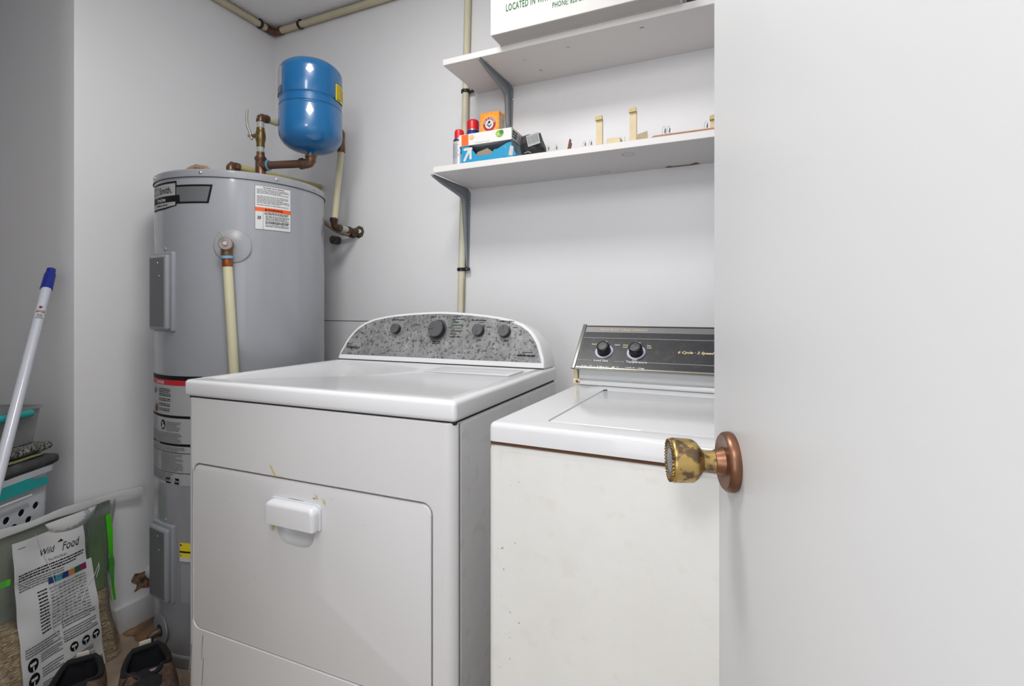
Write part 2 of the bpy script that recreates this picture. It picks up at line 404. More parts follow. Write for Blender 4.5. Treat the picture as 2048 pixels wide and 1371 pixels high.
# marks under the shelves
mk = mat('scuff', (120, 118, 116), rough=.7)
p = Print(planemap((0, 0, 1.8735), (1, 0, 0), (0, -1, 0)), lift=.0003)
for x, y in ((-.62, 1.47), (-.47, 1.45), (-.60, 1.56), (-.25, 1.44)):
    for k in range(3): p.poly([(x + random.uniform(-.008, .008), -y + random.uniform(-.008, .008)) for _ in range(3)], mk)
p.done('scuff_marks', s1, world=True)
p = Print(planemap((0, 0, 1.5265), (1, 0, 0), (0, -1, 0)), lift=.0003)
p.ring(-.29, -1.445, .0155, .0170, mk); p.ring(-.395, -1.60, .0135, .0145, mk)
p.poly([(-.215, -1.628), (-.20, -1.612), (-.19, -1.622), (-.14, -1.622), (-.12, -1.605), (-.11, -1.628), (-.13, -1.634), (-.2, -1.634)], mat('shelf_edge_chip', (128, 104, 88), rough=.8))
p.done('plug_marks', s2, world=True)

def bracket(x, z, label):
    """stamped steel shelf bracket: side profile in (distance from wall, drop below shelf)"""
    t = thing('shelf_bracket', label, 'bracket', (x, YB, z - .29), group='stamped grey shelf brackets')
    web = [(.001, -.001), (.236, -.001), (.2375, -.004), (.18, -.014), (.10, -.024), (.06, -.029), (.042, -.034), (.033, -.042), (.028, -.06), (.024, -.12), (.016, -.20), (.006, -.283), (.001, -.287)]
    M = Matrix(((0, 0, 1, x), (-1, 0, 0, YB), (0, 1, 0, z), (0, 0, 0, 1)))
    o = obj('web', prism(web, -.0035, .0035, M=M, bev=0), BRK, t, world=True); bevel_mod(o, .0015, 2, 50)
    bm = BM()   # channel lips along both arms
    def strip(pts, w0, w1, nrm, th=.0022):
        pts = [Vector(p) for p in pts]; n = len(pts); v = []
        for i, p in enumerate(pts):
            wv = w0 + (w1 - w0) * i / (n - 1); nn = Vector(nrm[i]) if isinstance(nrm, list) else Vector(nrm)
            for sx in (-1, 1):
                v.append(bm.verts.new(p + Vector((sx * wv / 2, 0, 0)))); v.append(bm.verts.new(p + Vector((sx * wv / 2, 0, 0)) + nn * th))
        for i in range(n - 1):
            a = v[4 * i:4 * i + 4]; b = v[4 * i + 4:4 * i + 8]
            for q in ((0, 1), (1, 3), (3, 2), (2, 0)): bm.faces.new((a[q[0]], a[q[1]], b[q[1]], b[q[0]]))
        bm.faces.new((v[0], v[1], v[3], v[2])); bm.faces.new((v[-4], v[-3], v[-1], v[-2]))
    strip([(x, YB - .238, z), (x, YB - .15, z), (x, YB - .03, z)], .012, .026, (0, 0, -1))
    strip([(x, YB - .001, z - .02), (x, YB - .001, z - .15), (x, YB - .001, z - .288)], .026, .013, (0, -1, 0))
    strip([(x, YB - .03, z), (x, YB - .014, z - .003), (x, YB - .004, z - .012), (x, YB - .001, z - .02)], .026, .026, [(0, 0, -1), (0, -.4, -.9), (0, -.9, -.4), (0, -1, 0)])
    o = obj('flange', bm, BRK, t, world=True)
    rib = [Vector((x, YB - a, z + b)) for a, b in web[1:]]
    obj('rib', tube(rib[1:], [.003, .005, .0065, .0075, .008, .008, .008, .0075, .006, .004, .003], 10), BRK, t, world=True)
    for yy, zz, dd in ((YB - .2, z - .002, (0, 0, -1)), (YB - .003, z - .045, (0, -1, 0))):
        obj('screw', lathe([(0, 0), (.003, 0), (.003, .0015), (0, .003)], 10, axisM((x + .0095, yy, zz), dd)), STEEL, t, world=True)
    o = obj('tip_screw', lathe([(0, 0), (.0035, 0), (.0035, .0015), (0, .003)], 10, axisM((x, YB - .003, z - .279), (0, -1, 0))), STEEL, t, world=True)
bracket(-.917, 1.5265, 'grey shelf bracket under the left end of the lower shelf')
bracket(-.745, 1.8735, 'grey shelf bracket under the upper shelf, behind the orange box')

# ------------------------------------------------------------------ door, standing open on the right
DN = Vector((-.95105, -.30902, 0)); DD = Vector((.30902, -.95105, 0)); DP = Vector((-.0308, .6992, 0))
MDR = Matrix(((DD.x, -DN.x, 0, DP.x), (DD.y, -DN.y, 0, DP.y), (0, 0, 1, 0), (0, 0, 0, 1)))  # x along door, y into the leaf
d1 = struct('door_1', box(0, 0, .012, .745, .035, 2.03, bev=.0015, seg=2, M=MDR), DOORP)
KZ = .9168; KB = DP + DD * .075 + Vector((0, 0, KZ))
MK = axisM(KB, DN)
RC = mat('rosette_copper', (146, 106, 82), rough=.36, metal=.8, col2=(112, 78, 60), vscale=30)
RG = mat('worn_rosette_face', (150, 140, 140), rough=.35, metal=.7, col2=(120, 90, 76), vscale=60)
KG = speckled('worn_gold_brass', (188, 158, 98), (112, 94, 76), (200, 172, 108), 16, .32, metal=.8, amount=.95, thr=.50)
kn = obj('door_knob', lathe([(.012, .010), (.012, .022), (.0115, .030), (.0125, .034), (.016, .0365), (.0205, .040), (.0238, .0445), (.0243, .047), (.0245, .050), (.0250, .064), (.0253, .0655), (.0250, .0675), (.0238, .0690), (.0225, .0695)], 48, MK), KG, d1, world=True, label='worn brass door knob with rope-edged rim')
obj('shank', lathe([(.0098, .006), (.0098, .028), (.0118, .034)], 30, MK), KG, kn, world=True)
obj('rope_rim', tube([MK @ Vector((.0222 * cos(a) * (1 + .012 * sin(18 * a * 1)), .0222 * sin(a) * (1 + .012 * sin(18 * a)), .0695 + .0006 * sin(36 * a))) for a in [2 * pi * k / 144 for k in range(144)]], [.0016 + .0006 * sin(36 * 2 * pi * k / 144 * 1.0) for k in range(144)], 8, closed=True), BRASS, kn, world=True)
obj('face_ring', lathe([(.0212, .0680), (.0200, .0700), (.0165, .0706), (.0130, .0700), (.0125, .0690)], 40, MK), mat('knob_dark_ring', (96, 84, 76), rough=.4, metal=.7), kn, world=True)
obj('center_disc', lathe([(.0135, .0688), (.0130, .0702), (.009, .0712), (0, .0716)], 40, MK), mat('knob_center', (142, 142, 144), rough=.4, metal=.4), kn, world=True)
ro = obj('rosette', lathe([(.0325, 0), (.0335, .002), (.0335, .006), (.0325, .0095), (.0300, .0118), (.0290, .0115)], 56, MK), RC, d1, world=True, label='copper-coloured round rosette behind the knob')
obj('dished_face', lathe([(.0292, .0112), (.0270, .0092), (.020, .0080), (.0160, .0084)], 48, MK), RG, ro, world=True)
obj('collar', lathe([(.0172, .0080), (.0160, .0120), (.0142, .0170), (.0130, .0205), (.0118, .0210), (.0105, .0200)], 40, MK), RC, ro, world=True)

# ------------------------------------------------------------------ clothes dryer
T = thing('clothes_dryer', 'white front-loading dryer with grey arched control panel, standing before the water heater', 'dryer', (-1.2143, .786, 0), radians(1.4149))
DW, DDp = .737, .60
body = obj('cabinet', box(0, 0, .03, DW, DDp - .004, .8775, bev=.024, seg=5, only=lambda e: all(v.co.y < .01 for v in e.verts) and abs(e.verts[0].co.z - e.verts[1].co.z) > .1), ENAMF, T)
boolean(body, [prism(rrect(.0255, .334, .6885, .7235, .022, 8), -.05, .036, M=Matrix(((1, 0, 0, 0), (0, 0, 1, 0), (0, 1, 0, 0), (0, 0, 0, 1)))),
               ])
bevel_mod(body, .0022, 2, 50)
obj('base', box(.01, .012, 0.0, DW - .01, DDp - .02, .035), GASKET, T)
obj('side_panel', box(DW - .0012, .020, .032, DW + .0012, DDp - .006, .874, bev=.001, seg=1), ENAMS, T)
obj('corner_seam', box(DW - .0030, .0155, .032, DW + .0006, .0185, .876), mat('seam_grey', (120, 120, 122), rough=.6), T)
obj('top_gap', box(.006, .006, .874, DW - .003, DDp - .01, .883), GASKET, T)
# lid with raised rim
lid = obj('top_panel', box(-.003, -.003, .8805, DW + .003, DDp, .92, bev=.009, seg=4), ENAM, T)
def inset_cut(x0, y0, x1, y1, z, r, depth, slope=.008):
    b = BM(); up = rrect(x0, y0, x1, y1, r, 6); lo = rrect(x0 + slope, y0 + slope, x1 - slope, y1 - slope, max(r - slope, .004), 6)
    up2 = rrect(x0 - slope, y0 - slope, x1 + slope, y1 + slope, r + slope, 6)
    A = [b.verts.new((x, y, z - depth)) for x, y in lo]; B = [b.verts.new((x, y, z)) for x, y in up]; C = [b.verts.new((x, y, z + depth)) for x, y in up2]
    n = len(A); b.faces.new(A[::-1]); b.faces.new(C)
    for P, Q in ((A, B), (B, C)):
        for i in range(n): b.faces.new((P[i], P[(i + 1) % n], Q[(i + 1) % n], Q[i]))
    return b
boolean(lid, [inset_cut(.030, .034, .707, .490, .92, .02, .0035)])
obj('lint_lid', box(.428, .372, .9163, .684, .478, .9192, bev=.0018, seg=2), ENAM, T)
# door
door = obj('door', prism(rrect(.0285, .337, .6855, .7205, .019, 8), .0005, .030, M=Matrix(((1, 0, 0, 0), (0, 0, -1, .0305), (0, 1, 0, 0), (0, 0, 0, 1))), bev=.0035, seg=3), ENAMF, T)
sc_ = BM(); bmesh.ops.create_uvsphere(sc_, u_segments=32, v_segments=20, radius=1)
for v in sc_.verts:   # rounded scoop under the handle
    v.co.x = math.copysign(abs(v.co.x) ** .55, v.co.x) * .054 + .348; v.co.z = math.copysign(abs(v.co.z) ** .7, v.co.z) * .050 + .633; v.co.y = v.co.y * .0275 + .0005
boolean(door, [sc_])
hp = rrect(.277, .628, .421, .682, [.003, .012, .012, .003], 5)
MF = Matrix(((1, 0, 0, 0), (0, 0, -1, 0), (0, 1, 0, 0), (0, 0, 0, 1)))
h = obj('handle', prism(hp, 0, .0035, M=MF), WPL, door)
b = pillow(.280, .6285, .418, .6785, [.004, .015, .015, .004], .0035, .0225, .0095, MF)
h2 = obj('grip_hood', b, mat('handle_white', (218, 219, 222), rough=.28, coat=.2), h)
boolean(h2, [box(.284, -.019, .60, .414, .01, .670)], ang=50)
ADH = mat('old_tape_residue', (206, 186, 126), rough=.6)
p = Print(lambda x, y, hh: Vector((x, -hh, y)), lift=.0006)
p.poly([(.273, .748), (.279, .747), (.292, .728), (.300, .7262), (.291, .7252), (.287, .7262)], ADH)
p.poly([(.300, .7275), (.316, .7265), (.312, .7250), (.300, .7256)], ADH)
p.poly([(.365, .7275), (.372, .7270), (.371, .7252), (.366, .7255)], ADH)
for a, c in ((.4065, .697), (.4265, .690)): p.poly([(a - .006, c + .006), (a + .003, c + .002), (a + .005, c - .006), (a, c - .005), (a - .002, c + .002)], ADH)
p.poly([(.283, .627), (.288, .627), (.288, .616), (.285, .606), (.281, .606), (.280, .612), (.283, .618)], ADH)
p.poly([(.397, .6935), (.405, .6938), (.404, .6918), (.398, .6922)], mat('dark_chip', (96, 92, 88), rough=.7))
for k in range(26):
    a, c = random.uniform(.06, .66), random.uniform(.36, .70); p.disc(a, c, random.uniform(.0005, .0011), INKL, n=7)
for pts in ([(.060, .322), (.062, .318), (.058, .29), (.0565, .262), (.0555, .262), (.0565, .29)], [(.062, .27), (.0635, .27), (.060, .225), (.056, .19), (.055, .19), (.058, .225)], [(.020, .29), (.023, .29), (.013, .22), (.011, .22)]):
    p.poly(pts, mat('rubbed_dirt', (150, 140, 128), rough=.8))
p.done('marks', T)
# control console, leaning back 20 degrees
CT = radians(20); CU = Vector((1, 0, 0)); CV = Vector((0, sin(CT), cos(CT))); CP = Vector((0, .515, .9215))
def arch(w, hh, x0=0.0, y0=0.0, inset=0.0):
    half = [(0, 0), (.004, .028), (.022, .073), (.036, .094), (.054, .113), (.080, .130), (.115, .143), (.160, .152), (.205, .158), (.26, .163), (.31, .166), (.364, .168)]
    full = half + [(.728 - a, b) for a, b in half[-2::-1]]
    return [(x0 + inset + a / .728 * (w - 2 * inset), y0 + b / .168 * hh) for a, b in full]
out = arch(.728, .168, .0015)
b = BM()
fr = [b.verts.new(CP + CU * x + CV * y) for x, y in out]
r1 = [b.verts.new(CP + CU * (x + (.004 if x > .5 else -.001 if x < .2 else 0)) + CV * (y * .992) + Vector((0, .016, 0))) for x, y in out]
bk = [b.verts.new(Vector((.3655 + (x - .3655) * 1.018, .598, CP.z + y * cos(CT) * .955))) for x, y in out]
n = len(out)
b.faces.new(fr); b.faces.new(bk[::-1])
for P, Q in ((fr, r1), (r1, bk)):
    for i in range(n): b.faces.new((P[i], Q[i], Q[(i + 1) % n], P[(i + 1) % n]))
cons = obj('console', b, ENAM, T, ang=50); bevel_mod(cons, .003, 3, 45)
pmap = planemap(CP - Vector((0, cos(CT), -sin(CT))) * .0004, CU, CV)
inner = [(x, max(y, .0165)) for x, y in arch(.710, .1605, .0105)]
inner = [inner[0]] + [q for q in inner[1:-1] if q[1] > .017] + [inner[-1]]
MC = Matrix(((1, 0, 0, CP.x), (0, CV.y, -cos(CT), CP.y), (0, CV.z, sin(CT), CP.z), (0, 0, 0, 1)))
panel = obj('control_panel', prism(inner, 0, .0008, M=MC), speckled('grimy_silver_panel', (118, 118, 119), (78, 76, 74), (172, 172, 173), 24, .38, metal=.3, amount=.85, thr=.54), cons)
obj('base_gap', box(.004, .513, .9195, .728, .520, .9225), GASKET, T)
KC = mat('knob_grey_cap', (112, 112, 114), rough=.32, metal=.5); KS = mat('knob_black_side', (34, 34, 36), rough=.4)
def dial(x, y, r, hgt, ptr, ring=False):
    M = MC @ Matrix.Translation((x, y, .0008))
    if ring:
        k = obj('dial_ring', lathe([(r * 1.34, 0), (r * 1.34, .0016), (r * 1.26, .0022), (r * 1.2, .0012), (r, .0010)], 48, M), KC, cons)
    k = obj('knob', lathe([(r * 1.03, 0), (r * 1.0, hgt * .55), (r * .97, hgt * .8)], 40, M), KS, cons)
    obj('knob_cap', lathe([(r * .985, hgt * .78), (r * .985, hgt * .9), (r * .93, hgt), (r * .85, hgt * 1.0), (0, hgt * 1.03)], 40, M), KC, k)
    obj('pointer', box(-.0007, r * .15, hgt * 1.0, .0007, r * .8, hgt * 1.05, M=M @ Matrix.Rotation(ptr, 4, 'Z')), mat('pointer_dark', (60, 60, 62), rough=.5), k)
dial(.213, .106, .0158, .016, radians(20))
dial(.368, .106, .0262, .022, radians(100), True)
dial(.511, .106, .0180, .018, radians(180))
dial(.597, .105, .0180, .018, radians(0))
p = Print(pmap, lift=.0012); p.h = .0016
p.text('Whirlpool', .0285, .0370, .0150, INK, bold=.012, xs=.86); p.greek(.029, .0535, .046, 1, .004, INK)
for x, y, ww in ((.213, .139, .05), (.345, .1515, .022), (.505, .141, .05), (.598, .139, .05)): p.greek(x - ww / 2, y, x + ww / 2, 1, .0045, INK)
p.greek(.333, .148, .345, 1, .003, INK)
for k in range(8): p.greek(.413, .153 - .0095 * k, .413 + random.uniform(.02, .045), 1, .0038, INK)
LG = mat('pale_green_print', (150, 190, 150), rough=.5)
p.rect(.425, .136, .452, .138, LG); p.rect(.412, .1135, .462, .1150, LG); p.rect(.460, .1150, .4612, .136, LG)
p.greek(.355, .070, .385, 2, .0055, INK)
p.greek(.66, .046, .69, 1, .004, INK); p.greek(.645, .0375, .70, 1, .0055, INK, wt=.7)
for x0_ in (.511, .597):
    for k in range(6):
        a = radians(-60 + 60 * k); p.disc(x0_ + .026 * sin(a), .105 + .026 * cos(a), .0009, PAPER if k % 2 else INK, n=8)
        if k in (1, 2, 4): p.greek(x0_ + .028 * sin(a) , .106 + .028 * cos(a), x0_ + .028 * sin(a) + .014, 1, .0035, INK)
for x, y in ((.478, .062), (.500, .062), (.478, .043), (.262, .052)): p.disc(x, y, .0016, PAPER, n=8)
for k in range(9):
    x, y = random.uniform(.1, .68), random.uniform(.03, .09); p.poly([(x, y), (x + .002, y + .001), (x + .006, y + .015), (x + .004, y + .014)], INKG)
p.done('printing', cons)

# ------------------------------------------------------------------ washing machine
T = thing('washing_machine', 'older white top-loading washer with black slanted control panel, right of the dryer', 'washing machine', (-.3487, .6818, 0), radians(-1.0881))
WW, WDp = .686, .64
obj('cabinet', box(0, .002, .03, WW, WDp, .8880, bev=.012, seg=4, only=lambda e: abs(e.verts[0].co.z - e.verts[1].co.z) > .1 or all(v.co.z > .88 for v in e.verts)), ENWF, T)
obj('base', box(.012, .015, 0, WW - .012, WDp - .01, .035), GASKET, T)
obj('top_gap', box(.004, .004, .886, WW - .004, WDp - .004, .8925), mat('rusty_gap', (92, 62, 44), rough=.9), T)
top = obj('top_panel', box(.002, 0, .8915, WW - .002, WDp, .92, bev=.0085, seg=4, only=lambda e: max(v.co.z for v in e.verts) > .9), ENW, T)
boolean(top, [inset_cut(.080, .040, WW - .080, .362, .92, .010, .0060, .003)])
ld = obj('lid', box(.0835, .0440, .9145, WW - .0835, .358, .9205, bev=.0028, seg=3), ENW, T)
obj('lid_lip', box(.22, .0385, .9160, .46, .050, .9200, bev=.0015, seg=2), ENW, ld)
obj('hinge', box(.0825, .352, .9185, .090, .362, .9215, bev=.001, seg=1), INK, T)
WT = radians(44.7); WP = Vector((0, .403, .9580)); WU = Vector((1, 0, 0)); WV = Vector((0, sin(WT), cos(WT)))
MWc = Matrix(((1, 0, 0, WP.x), (0, WV.y, -cos(WT), WP.y), (0, WV.z, sin(WT), WP.z), (0, 0, 0, 1)))
prof = [(.432, .9205), (.414, .9245), (.414, .9300), (.424, .9330), (.424, .953), (.4115, .956), (.4985, 1.0455), (.545, 1.0455), (.56, .9205)]
MX = Matrix(((0, 0, 1, 0), (1, 0, 0, 0), (0, 1, 0, 0), (0, 0, 0, 1)))
cons = obj('console', prism(prof, .008, WW - .008, M=MX), mat('console_white', (206, 208, 208), rough=.35), T)
obj('kick_strip', box(.006, .410, .9203, WW - .006, .424, .9310, bev=.003, seg=2), ENW, cons)
FRM = mat('console_grey_frame', (128, 130, 126), rough=.35, metal=.5); CRM = mat('yellowed_end_cap', (222, 208, 178), rough=.45)
obj('panel_frame', prism([(-.002, -.003), (WW, -.003), (WW, .1275), (-.002, .1275)], 0, .002, M=MWc), FRM, cons)
for x in (-.002, WW - .006):
    prof2 = [(.412, .9565), (.4015, .957), (.4045, .9615), (.492, 1.049), (.500, 1.049), (.552, 1.0475), (.56, .9205), (.43, .9205), (.425, .924)]
    e = obj('end_cap', prism(prof2, x, x + .008, M=MX), CRM, cons)
    f = obj('foot', box(x, .410, .9203, x + .0185, .428, .9330, bev=.002, seg=1), CRM, e) if x < 0 else None
    if f: obj('foot_screw', lathe([(0, 0), (.0028, 0), (.0026, .0012), (0, .0018)], 12, axisM((x + .0095, .4098, .9275), (0, -1, 0))), mat('rust', (110, 70, 44), rough=.8), f)
    obj('end_trim', prism([(x, -.004), (x + .0085, -.004), (x + .0085, .1285), (x, .1285)], .0015, .005, M=MWc, bev=.0012), FRM, e)
FB = speckled('dusty_black_panel', (44, 45, 48), (120, 120, 122), (58, 58, 60), 22, .3, amount=.12)
cp = obj('control_panel', prism([(.008, .003), (WW - .008, .003), (WW - .008, .124), (.008, .124)], .002, .0030, M=MWc), FB, cons)
wm = planemap(WP, WU, WV)
p = Print(wm, lift=.0005); p.h = .0034
SIL = mat('silver_band', (138, 137, 139), rough=.3, metal=.6); PT = mat('pale_gold_print', (206, 190, 150), rough=.5); PW = mat('white_print', (205, 205, 208), rough=.5); CHR = mat('chrome_strip', (190, 186, 172), rough=.2, metal=.8)
p.rect(.008, .105, WW - .008, .1215, SIL); p.rect(.008, .1225, WW - .008, .1245, INK)
p.rect(.008, .0870, WW - .008, .0882, INKL); p.rect(.008, .0205, .040, .0217, INKL); p.rect(.090, .0205, .112, .0217, INKL); p.rect(.158, .0205, WW - .008, .0217, INKL)
p.rect(.008, -.001, WW - .008, .0028, CHR)
p.layer()
p.text('HEAVY DUTY \u00b7 LARGE CAPACITY', .040, .1100, .0074, PT, bold=.01, xs=1.0, shear=.25)
p.text('Load Size', .045, .0185, .0080, PW, bold=.02, xs=1.05); p.text('Temperature', .116, .0185, .0080, PW, bold=.02, xs=1.05)
p.text('6 Cycle \u00b7 2 Speed', .2200, .0495, .0092, PT, bold=.03, xs=1.08, shear=.3)
for x0_, lab in ((.063, (('Small', -1), ('Large', 1))), (.134, (('Cold', -1), ('Hot', 1)))):
    p.ring(x0_, .048, .0155, .0200, mat('lilac_dial_ring', (176, 174, 200), rough=.4))
    for s_, q in lab: p.text(s_, x0_ + q * .021, .066, .0052, PW if q > 0 else PT, bold=.03, align='LEFT' if q > 0 else 'RIGHT')
    p.text('Warm' if x0_ > .1 else 'M', x0_, .0745, .005, PW, bold=.03, align='CENTER')
p.text('Cold', .113, .060, .0052, PT, bold=.03, align='RIGHT'); p.text('Cold', .155, .060, .0052, PT, bold=.03); p.text('Wash', .134, .0265, .0045, PW, bold=.02, align='CENTER'); p.text('Rinse', .134, .0225, .0045, PT, bold=.02, align='CENTER')
for k in range(30): p.disc(random.uniform(.02, .5), random.uniform(.006, .1), random.uniform(.0002, .0006), INKL, n=6)
for k in range(26): x = random.uniform(.02, .16); p.rect(x, .0025 + random.uniform(0, .003), x + random.uniform(.002, .007), .0045 + random.uniform(0, .002), PW)
p.done('printing', cons)
for x in (.063, .134):
    M = MWc @ Matrix.Translation((x, .0500, .003))
    k = obj('knob', lathe([(.0145, 0), (.0140, .012), (.0138, .016), (.0125, .0185), (.0105, .0190), (.0100, .0180), (0, .0176)], 36, M), mat('knob_black', (28, 28, 30), rough=.35), cons)
    bm = BM()
    for j in range(18): box(-.0008, .0128, .002, .0008, .0146, .0155, M=M @ Matrix.Rotation(2 * pi * j / 18, 4, 'Z'), bm=bm)
    obj('knob_grip', bm, mat('knob_black', (28, 28, 30)), k)
    obj('knob_insert', lathe([(.0098, .0176), (.0098, .0184), (0, .0186)], 24, M), speckled('scratched_insert', (40, 40, 42), (170, 170, 175), (60, 60, 62), 90, .35, amount=.7), k)
p = Print(lambda x, y, hh: Vector((x, .002 - hh, y)), lift=.0006)
for k in range(24): p.disc(random.uniform(.015, .06), random.uniform(.4, .85), random.uniform(.0005, .0013), mat('rubbed_dirt', (150, 140, 128)), n=7)
p.done('marks', T)

# ------------------------------------------------------------------ water heater
HC = Vector((-1.5893, 1.2381, 0)); HR = .262
def hpt(th, z, rho=HR):
    a = radians(th); return Vector((HC.x + rho * cos(a), HC.y + rho * sin(a), z))
def hmap(th0, z0): # arc metres from th0, height from z0
    return lambda x, y, h: hpt(th0 + math.degrees(x / HR), z0 + y, HR + .0004 + h)
T = thing('water_heater', 'tall grey cylindrical water heater in the corner with warning labels', 'water heater', (HC.x, HC.y, 0))
jk = obj('jacket', lathe([(HR - .006, .012), (HR, .030), (HR, 1.4855)], 160, Matrix.Translation(HC)), HEAT, T, world=True)
obj('base_ring', lathe([(HR - .012, 0), (HR - .004, .002), (HR - .003, .028)], 96, Matrix.Translation(HC)), HEATB, T, world=True)
obj('base_band', lathe([(HR + .0005, .030), (HR + .003, .034), (HR + .003, .040), (HR + .0005, .044)], 128, Matrix.Translation(HC)), HEAT, T, world=True)
cap = obj('top_cap', lathe([(HR + .0026, 1.4850), (HR + .0030, 1.4862), (HR + .0030, 1.5050), (HR + .0005, 1.5085), (HR - .008, 1.5100), (.15, 1.516), (0, 1.518)], 160, Matrix.Translation(HC)), HEAT, T, world=True)
obj('cap_seam', lathe([(HR + .0022, 1.4843), (HR + .0031, 1.4846), (HR + .0031, 1.4858), (HR + .0022, 1.4860)], 160, Matrix.Translation(HC)), mat('seam_dark', (60, 60, 62), rough=.7), cap, world=True)
for th in (-109, -64.5, -18.5, 14):
    obj('screw', lathe([(0, 0), (.0045, 0), (.0042, .002), (.002, .0036), (0, .0038)], 14, axisM(hpt(th, 1.497, HR + .003), (cos(radians(th)), sin(radians(th)), 0))), STEEL, cap, world=True)
# access covers
for z0, z1 in ((1.018, 1.262), (.196, .433)):
    M = Matrix.Translation((HC.x, HC.y, 0)) @ Matrix.Rotation(radians(-96 + 90), 4, 'Z')   # local -y points outwards
    c = obj('access_cover', box(-.058, -.266, z0, .0585, -.235, z1, bev=.006, seg=3, M=M), HEATB, T, world=True)
    obj('cover_face', box(-.052, -.2795, z0 + .006, .050, -.262, z1 - .010, bev=.0075, seg=3, M=M), HEATB, c, world=True)
    pl = []
    for k in range(9):
        q = -.040 + .08 * k / 8; pl.append((q, -.2800))
    obj('cover_plate', box(-.043, -.2806, z0 + .016, .041, -.2785, z1 - .018, bev=.001, seg=1, M=M), mat('cover_plate_dark', (96, 98, 102), rough=.4), c, world=True)
    for a, b in ((.006, .034), (.014, .074)): obj('screw', lathe([(0, 0), (.002, 0), (.0015, .0012), (0, .0015)], 10, axisM(M @ Vector((a, -.2806, z1 - b)), (M.to_3x3() @ Vector((0, -1, 0))))), STEEL, c, world=True)
    obj('cover_screw', lathe([(0, 0), (.0045, 0), (.0042, .002), (0, .0036)], 12, axisM(hpt(-93.5, z1 + .010), (cos(radians(-93.5)), sin(radians(-93.5)), 0))), STEEL, c, world=True)
# brand label
p = Print(hmap(-83.3, 1.3980), gridu=.006)
LB = mat('label_black', (18, 18, 20), rough=.6, spec=.2)
p.rect(-.135, .0020, .0050, .0770, LB); p.quad((-.135, -.006), (-.052, -.006), (.005, .0022), (-.135, .0022), LB)
p.quad((.004, .0075), (.1085, .0075), (.1200, .0640), (.004, .0640), LB, 18)
p.layer()
p.rect(-.128, .0340, .0005, .0705, PAPERG); p.rect(-.128, .0040, .0005, .0145, PAPERG); p.quad((-.128, -.0010), (-.052, -.0010), (.0005, .0042), (-.128, .0042), PAPERG)
BG = mat('badge_steel', (112, 114, 116), rough=.35, metal=.3)
p.quad((.0185, .0130), (.1035, .0130), (.1080, .0340), (.0165, .0340), BG, 16); p.quad((.004, .0340), (.1080, .0340), (.1130, .0580), (.004, .0580), BG, 18)
p.layer()
p.text('Smith.', -.0790, .0425, .0285, INK, bold=.014, xs=.93)
p.ring(-.094, .0530, .0090, .0125, mat('logo_green', (46, 120, 80), rough=.5)); p.ring(-.116, .0530, .0090, .0125, mat('logo_green', (46, 120, 80)))
p.text('ProLine', -.094, .0190, .0155, PAPER, bold=.02, xs=1.05)
p.text('COMMERCIAL GRADE', -.104, .0050, .0068, INK, bold=.03, xs=1.05)
p.done('brand_label', T, world=True)
# valve warning label
p = Print(hmap(-32.2, 1.3345), gridu=.006)
W_, H_ = .1105, .1370
p.rect(0, 0, W_, H_, INKG); p.layer(); p.rect(.0012, .0012, W_ - .0012, H_ - .0012, PAPER); p.layer()
p.text('T&P RELIEF VALVE OPENING', W_ / 2, .1290, .0052, INK, bold=.02, align='CENTER')
p.greek(.006, .1260, .105, 4, .0040, INKG); p.greek(.006, .1050, .105, 6, .0042, INKG); p.greek(.006, .0775, .105, 1, .0042, INKG)
p.rect(.0012, .0570, W_ - .0012, .0690, ORANGE); p.rect(.0230, .0012, .0240, .057, INKG); p.layer()
p.text('\u25B2 WARNING', W_ / 2, .0600, .0085, INK, bold=.03, align='CENTER', xs=1.15) if False else p.text('WARNING', W_ / 2 + .004, .0600, .0085, INK, bold=.03, align='CENTER', xs=1.15)
p.poly([(.0275, .0600), (.0355, .0600), (.0315, .0670)], INK)
p.greek(.0270, .0545, .104, 2, .0040, INK); p.greek(.0300, .0450, .104, 4, .0042, INKG); p.greek(.0300, .0270, .104, 2, .0042, INK, wt=.55); p.greek(.0300, .0170, .104, 2, .0042, INKG)
for k in range(9):
    a = 2 * pi * k / 9 + .2; q = .0085 if k % 2 else .0065; p.poly([(.0125 + .0025 * cos(a - .5), .0370 + .0025 * sin(a - .5)), (.0125 + q * cos(a), .0370 + q * sin(a)), (.0125 + .0025 * cos(a + .5), .0370 + .0025 * sin(a + .5))], INK)
p.done('warning_label', T, world=True)
# danger and instruction label
p = Print(hmap(-118, .5550), gridu=.006)
W_ = .250; H_ = .330
p.rect(0, 0, W_, H_, PAPERG, gv=.08); p.layer()
p.rect(0, .3170, W_, .3300, LB); p.rect(0, .3010, W_, .3170, RED); p.rect(.0700, .2120, .0710, .3010, INKG)
p.rect(0, .2020, W_, .2100, LB); p.rect(0, .1180, W_, .1260, LB); p.rect(0, .0965, W_, .0985, LB); p.rect(0, .0360, W_, .0378, LB); p.layer()
p.text('DANGER', .060, .3040, .0120, PAPER, bold=.02)
for a in (.2900, .2740, .2590, .2440, .2290): p.greek(.0760, a, .140, 3 if a > .28 else 2, .0052, INK)
p.greek(.012, .196, .068, 8, .0052, INKL); p.disc(.1020, .1790, .0125, INK, .0150); p.layer(); p.disc(.1000, .1840, .004, PAPERG); p.poly([(.094, .170), (.099, .180), (.108, .181), (.112, .174), (.106, .168)], PAPERG)
p.greek(.1200, .1900, .180, 6, .0050, INKG); p.greek(.012, .1560, .185, 6, .0058, INKG)
p.text('INSTALLER', .050, .1195, .0070, PAPERG, bold=.02)
p.greek(.012, .1140, .2, 3, .0050, INKG); p.greek(.012, .0930, .0820, 12, .0045, INKL); p.greek(.0900, .0930, .190, 12, .0045, INKG)
p.greek(.012, .0330, .15, 5, .0055, INKG)
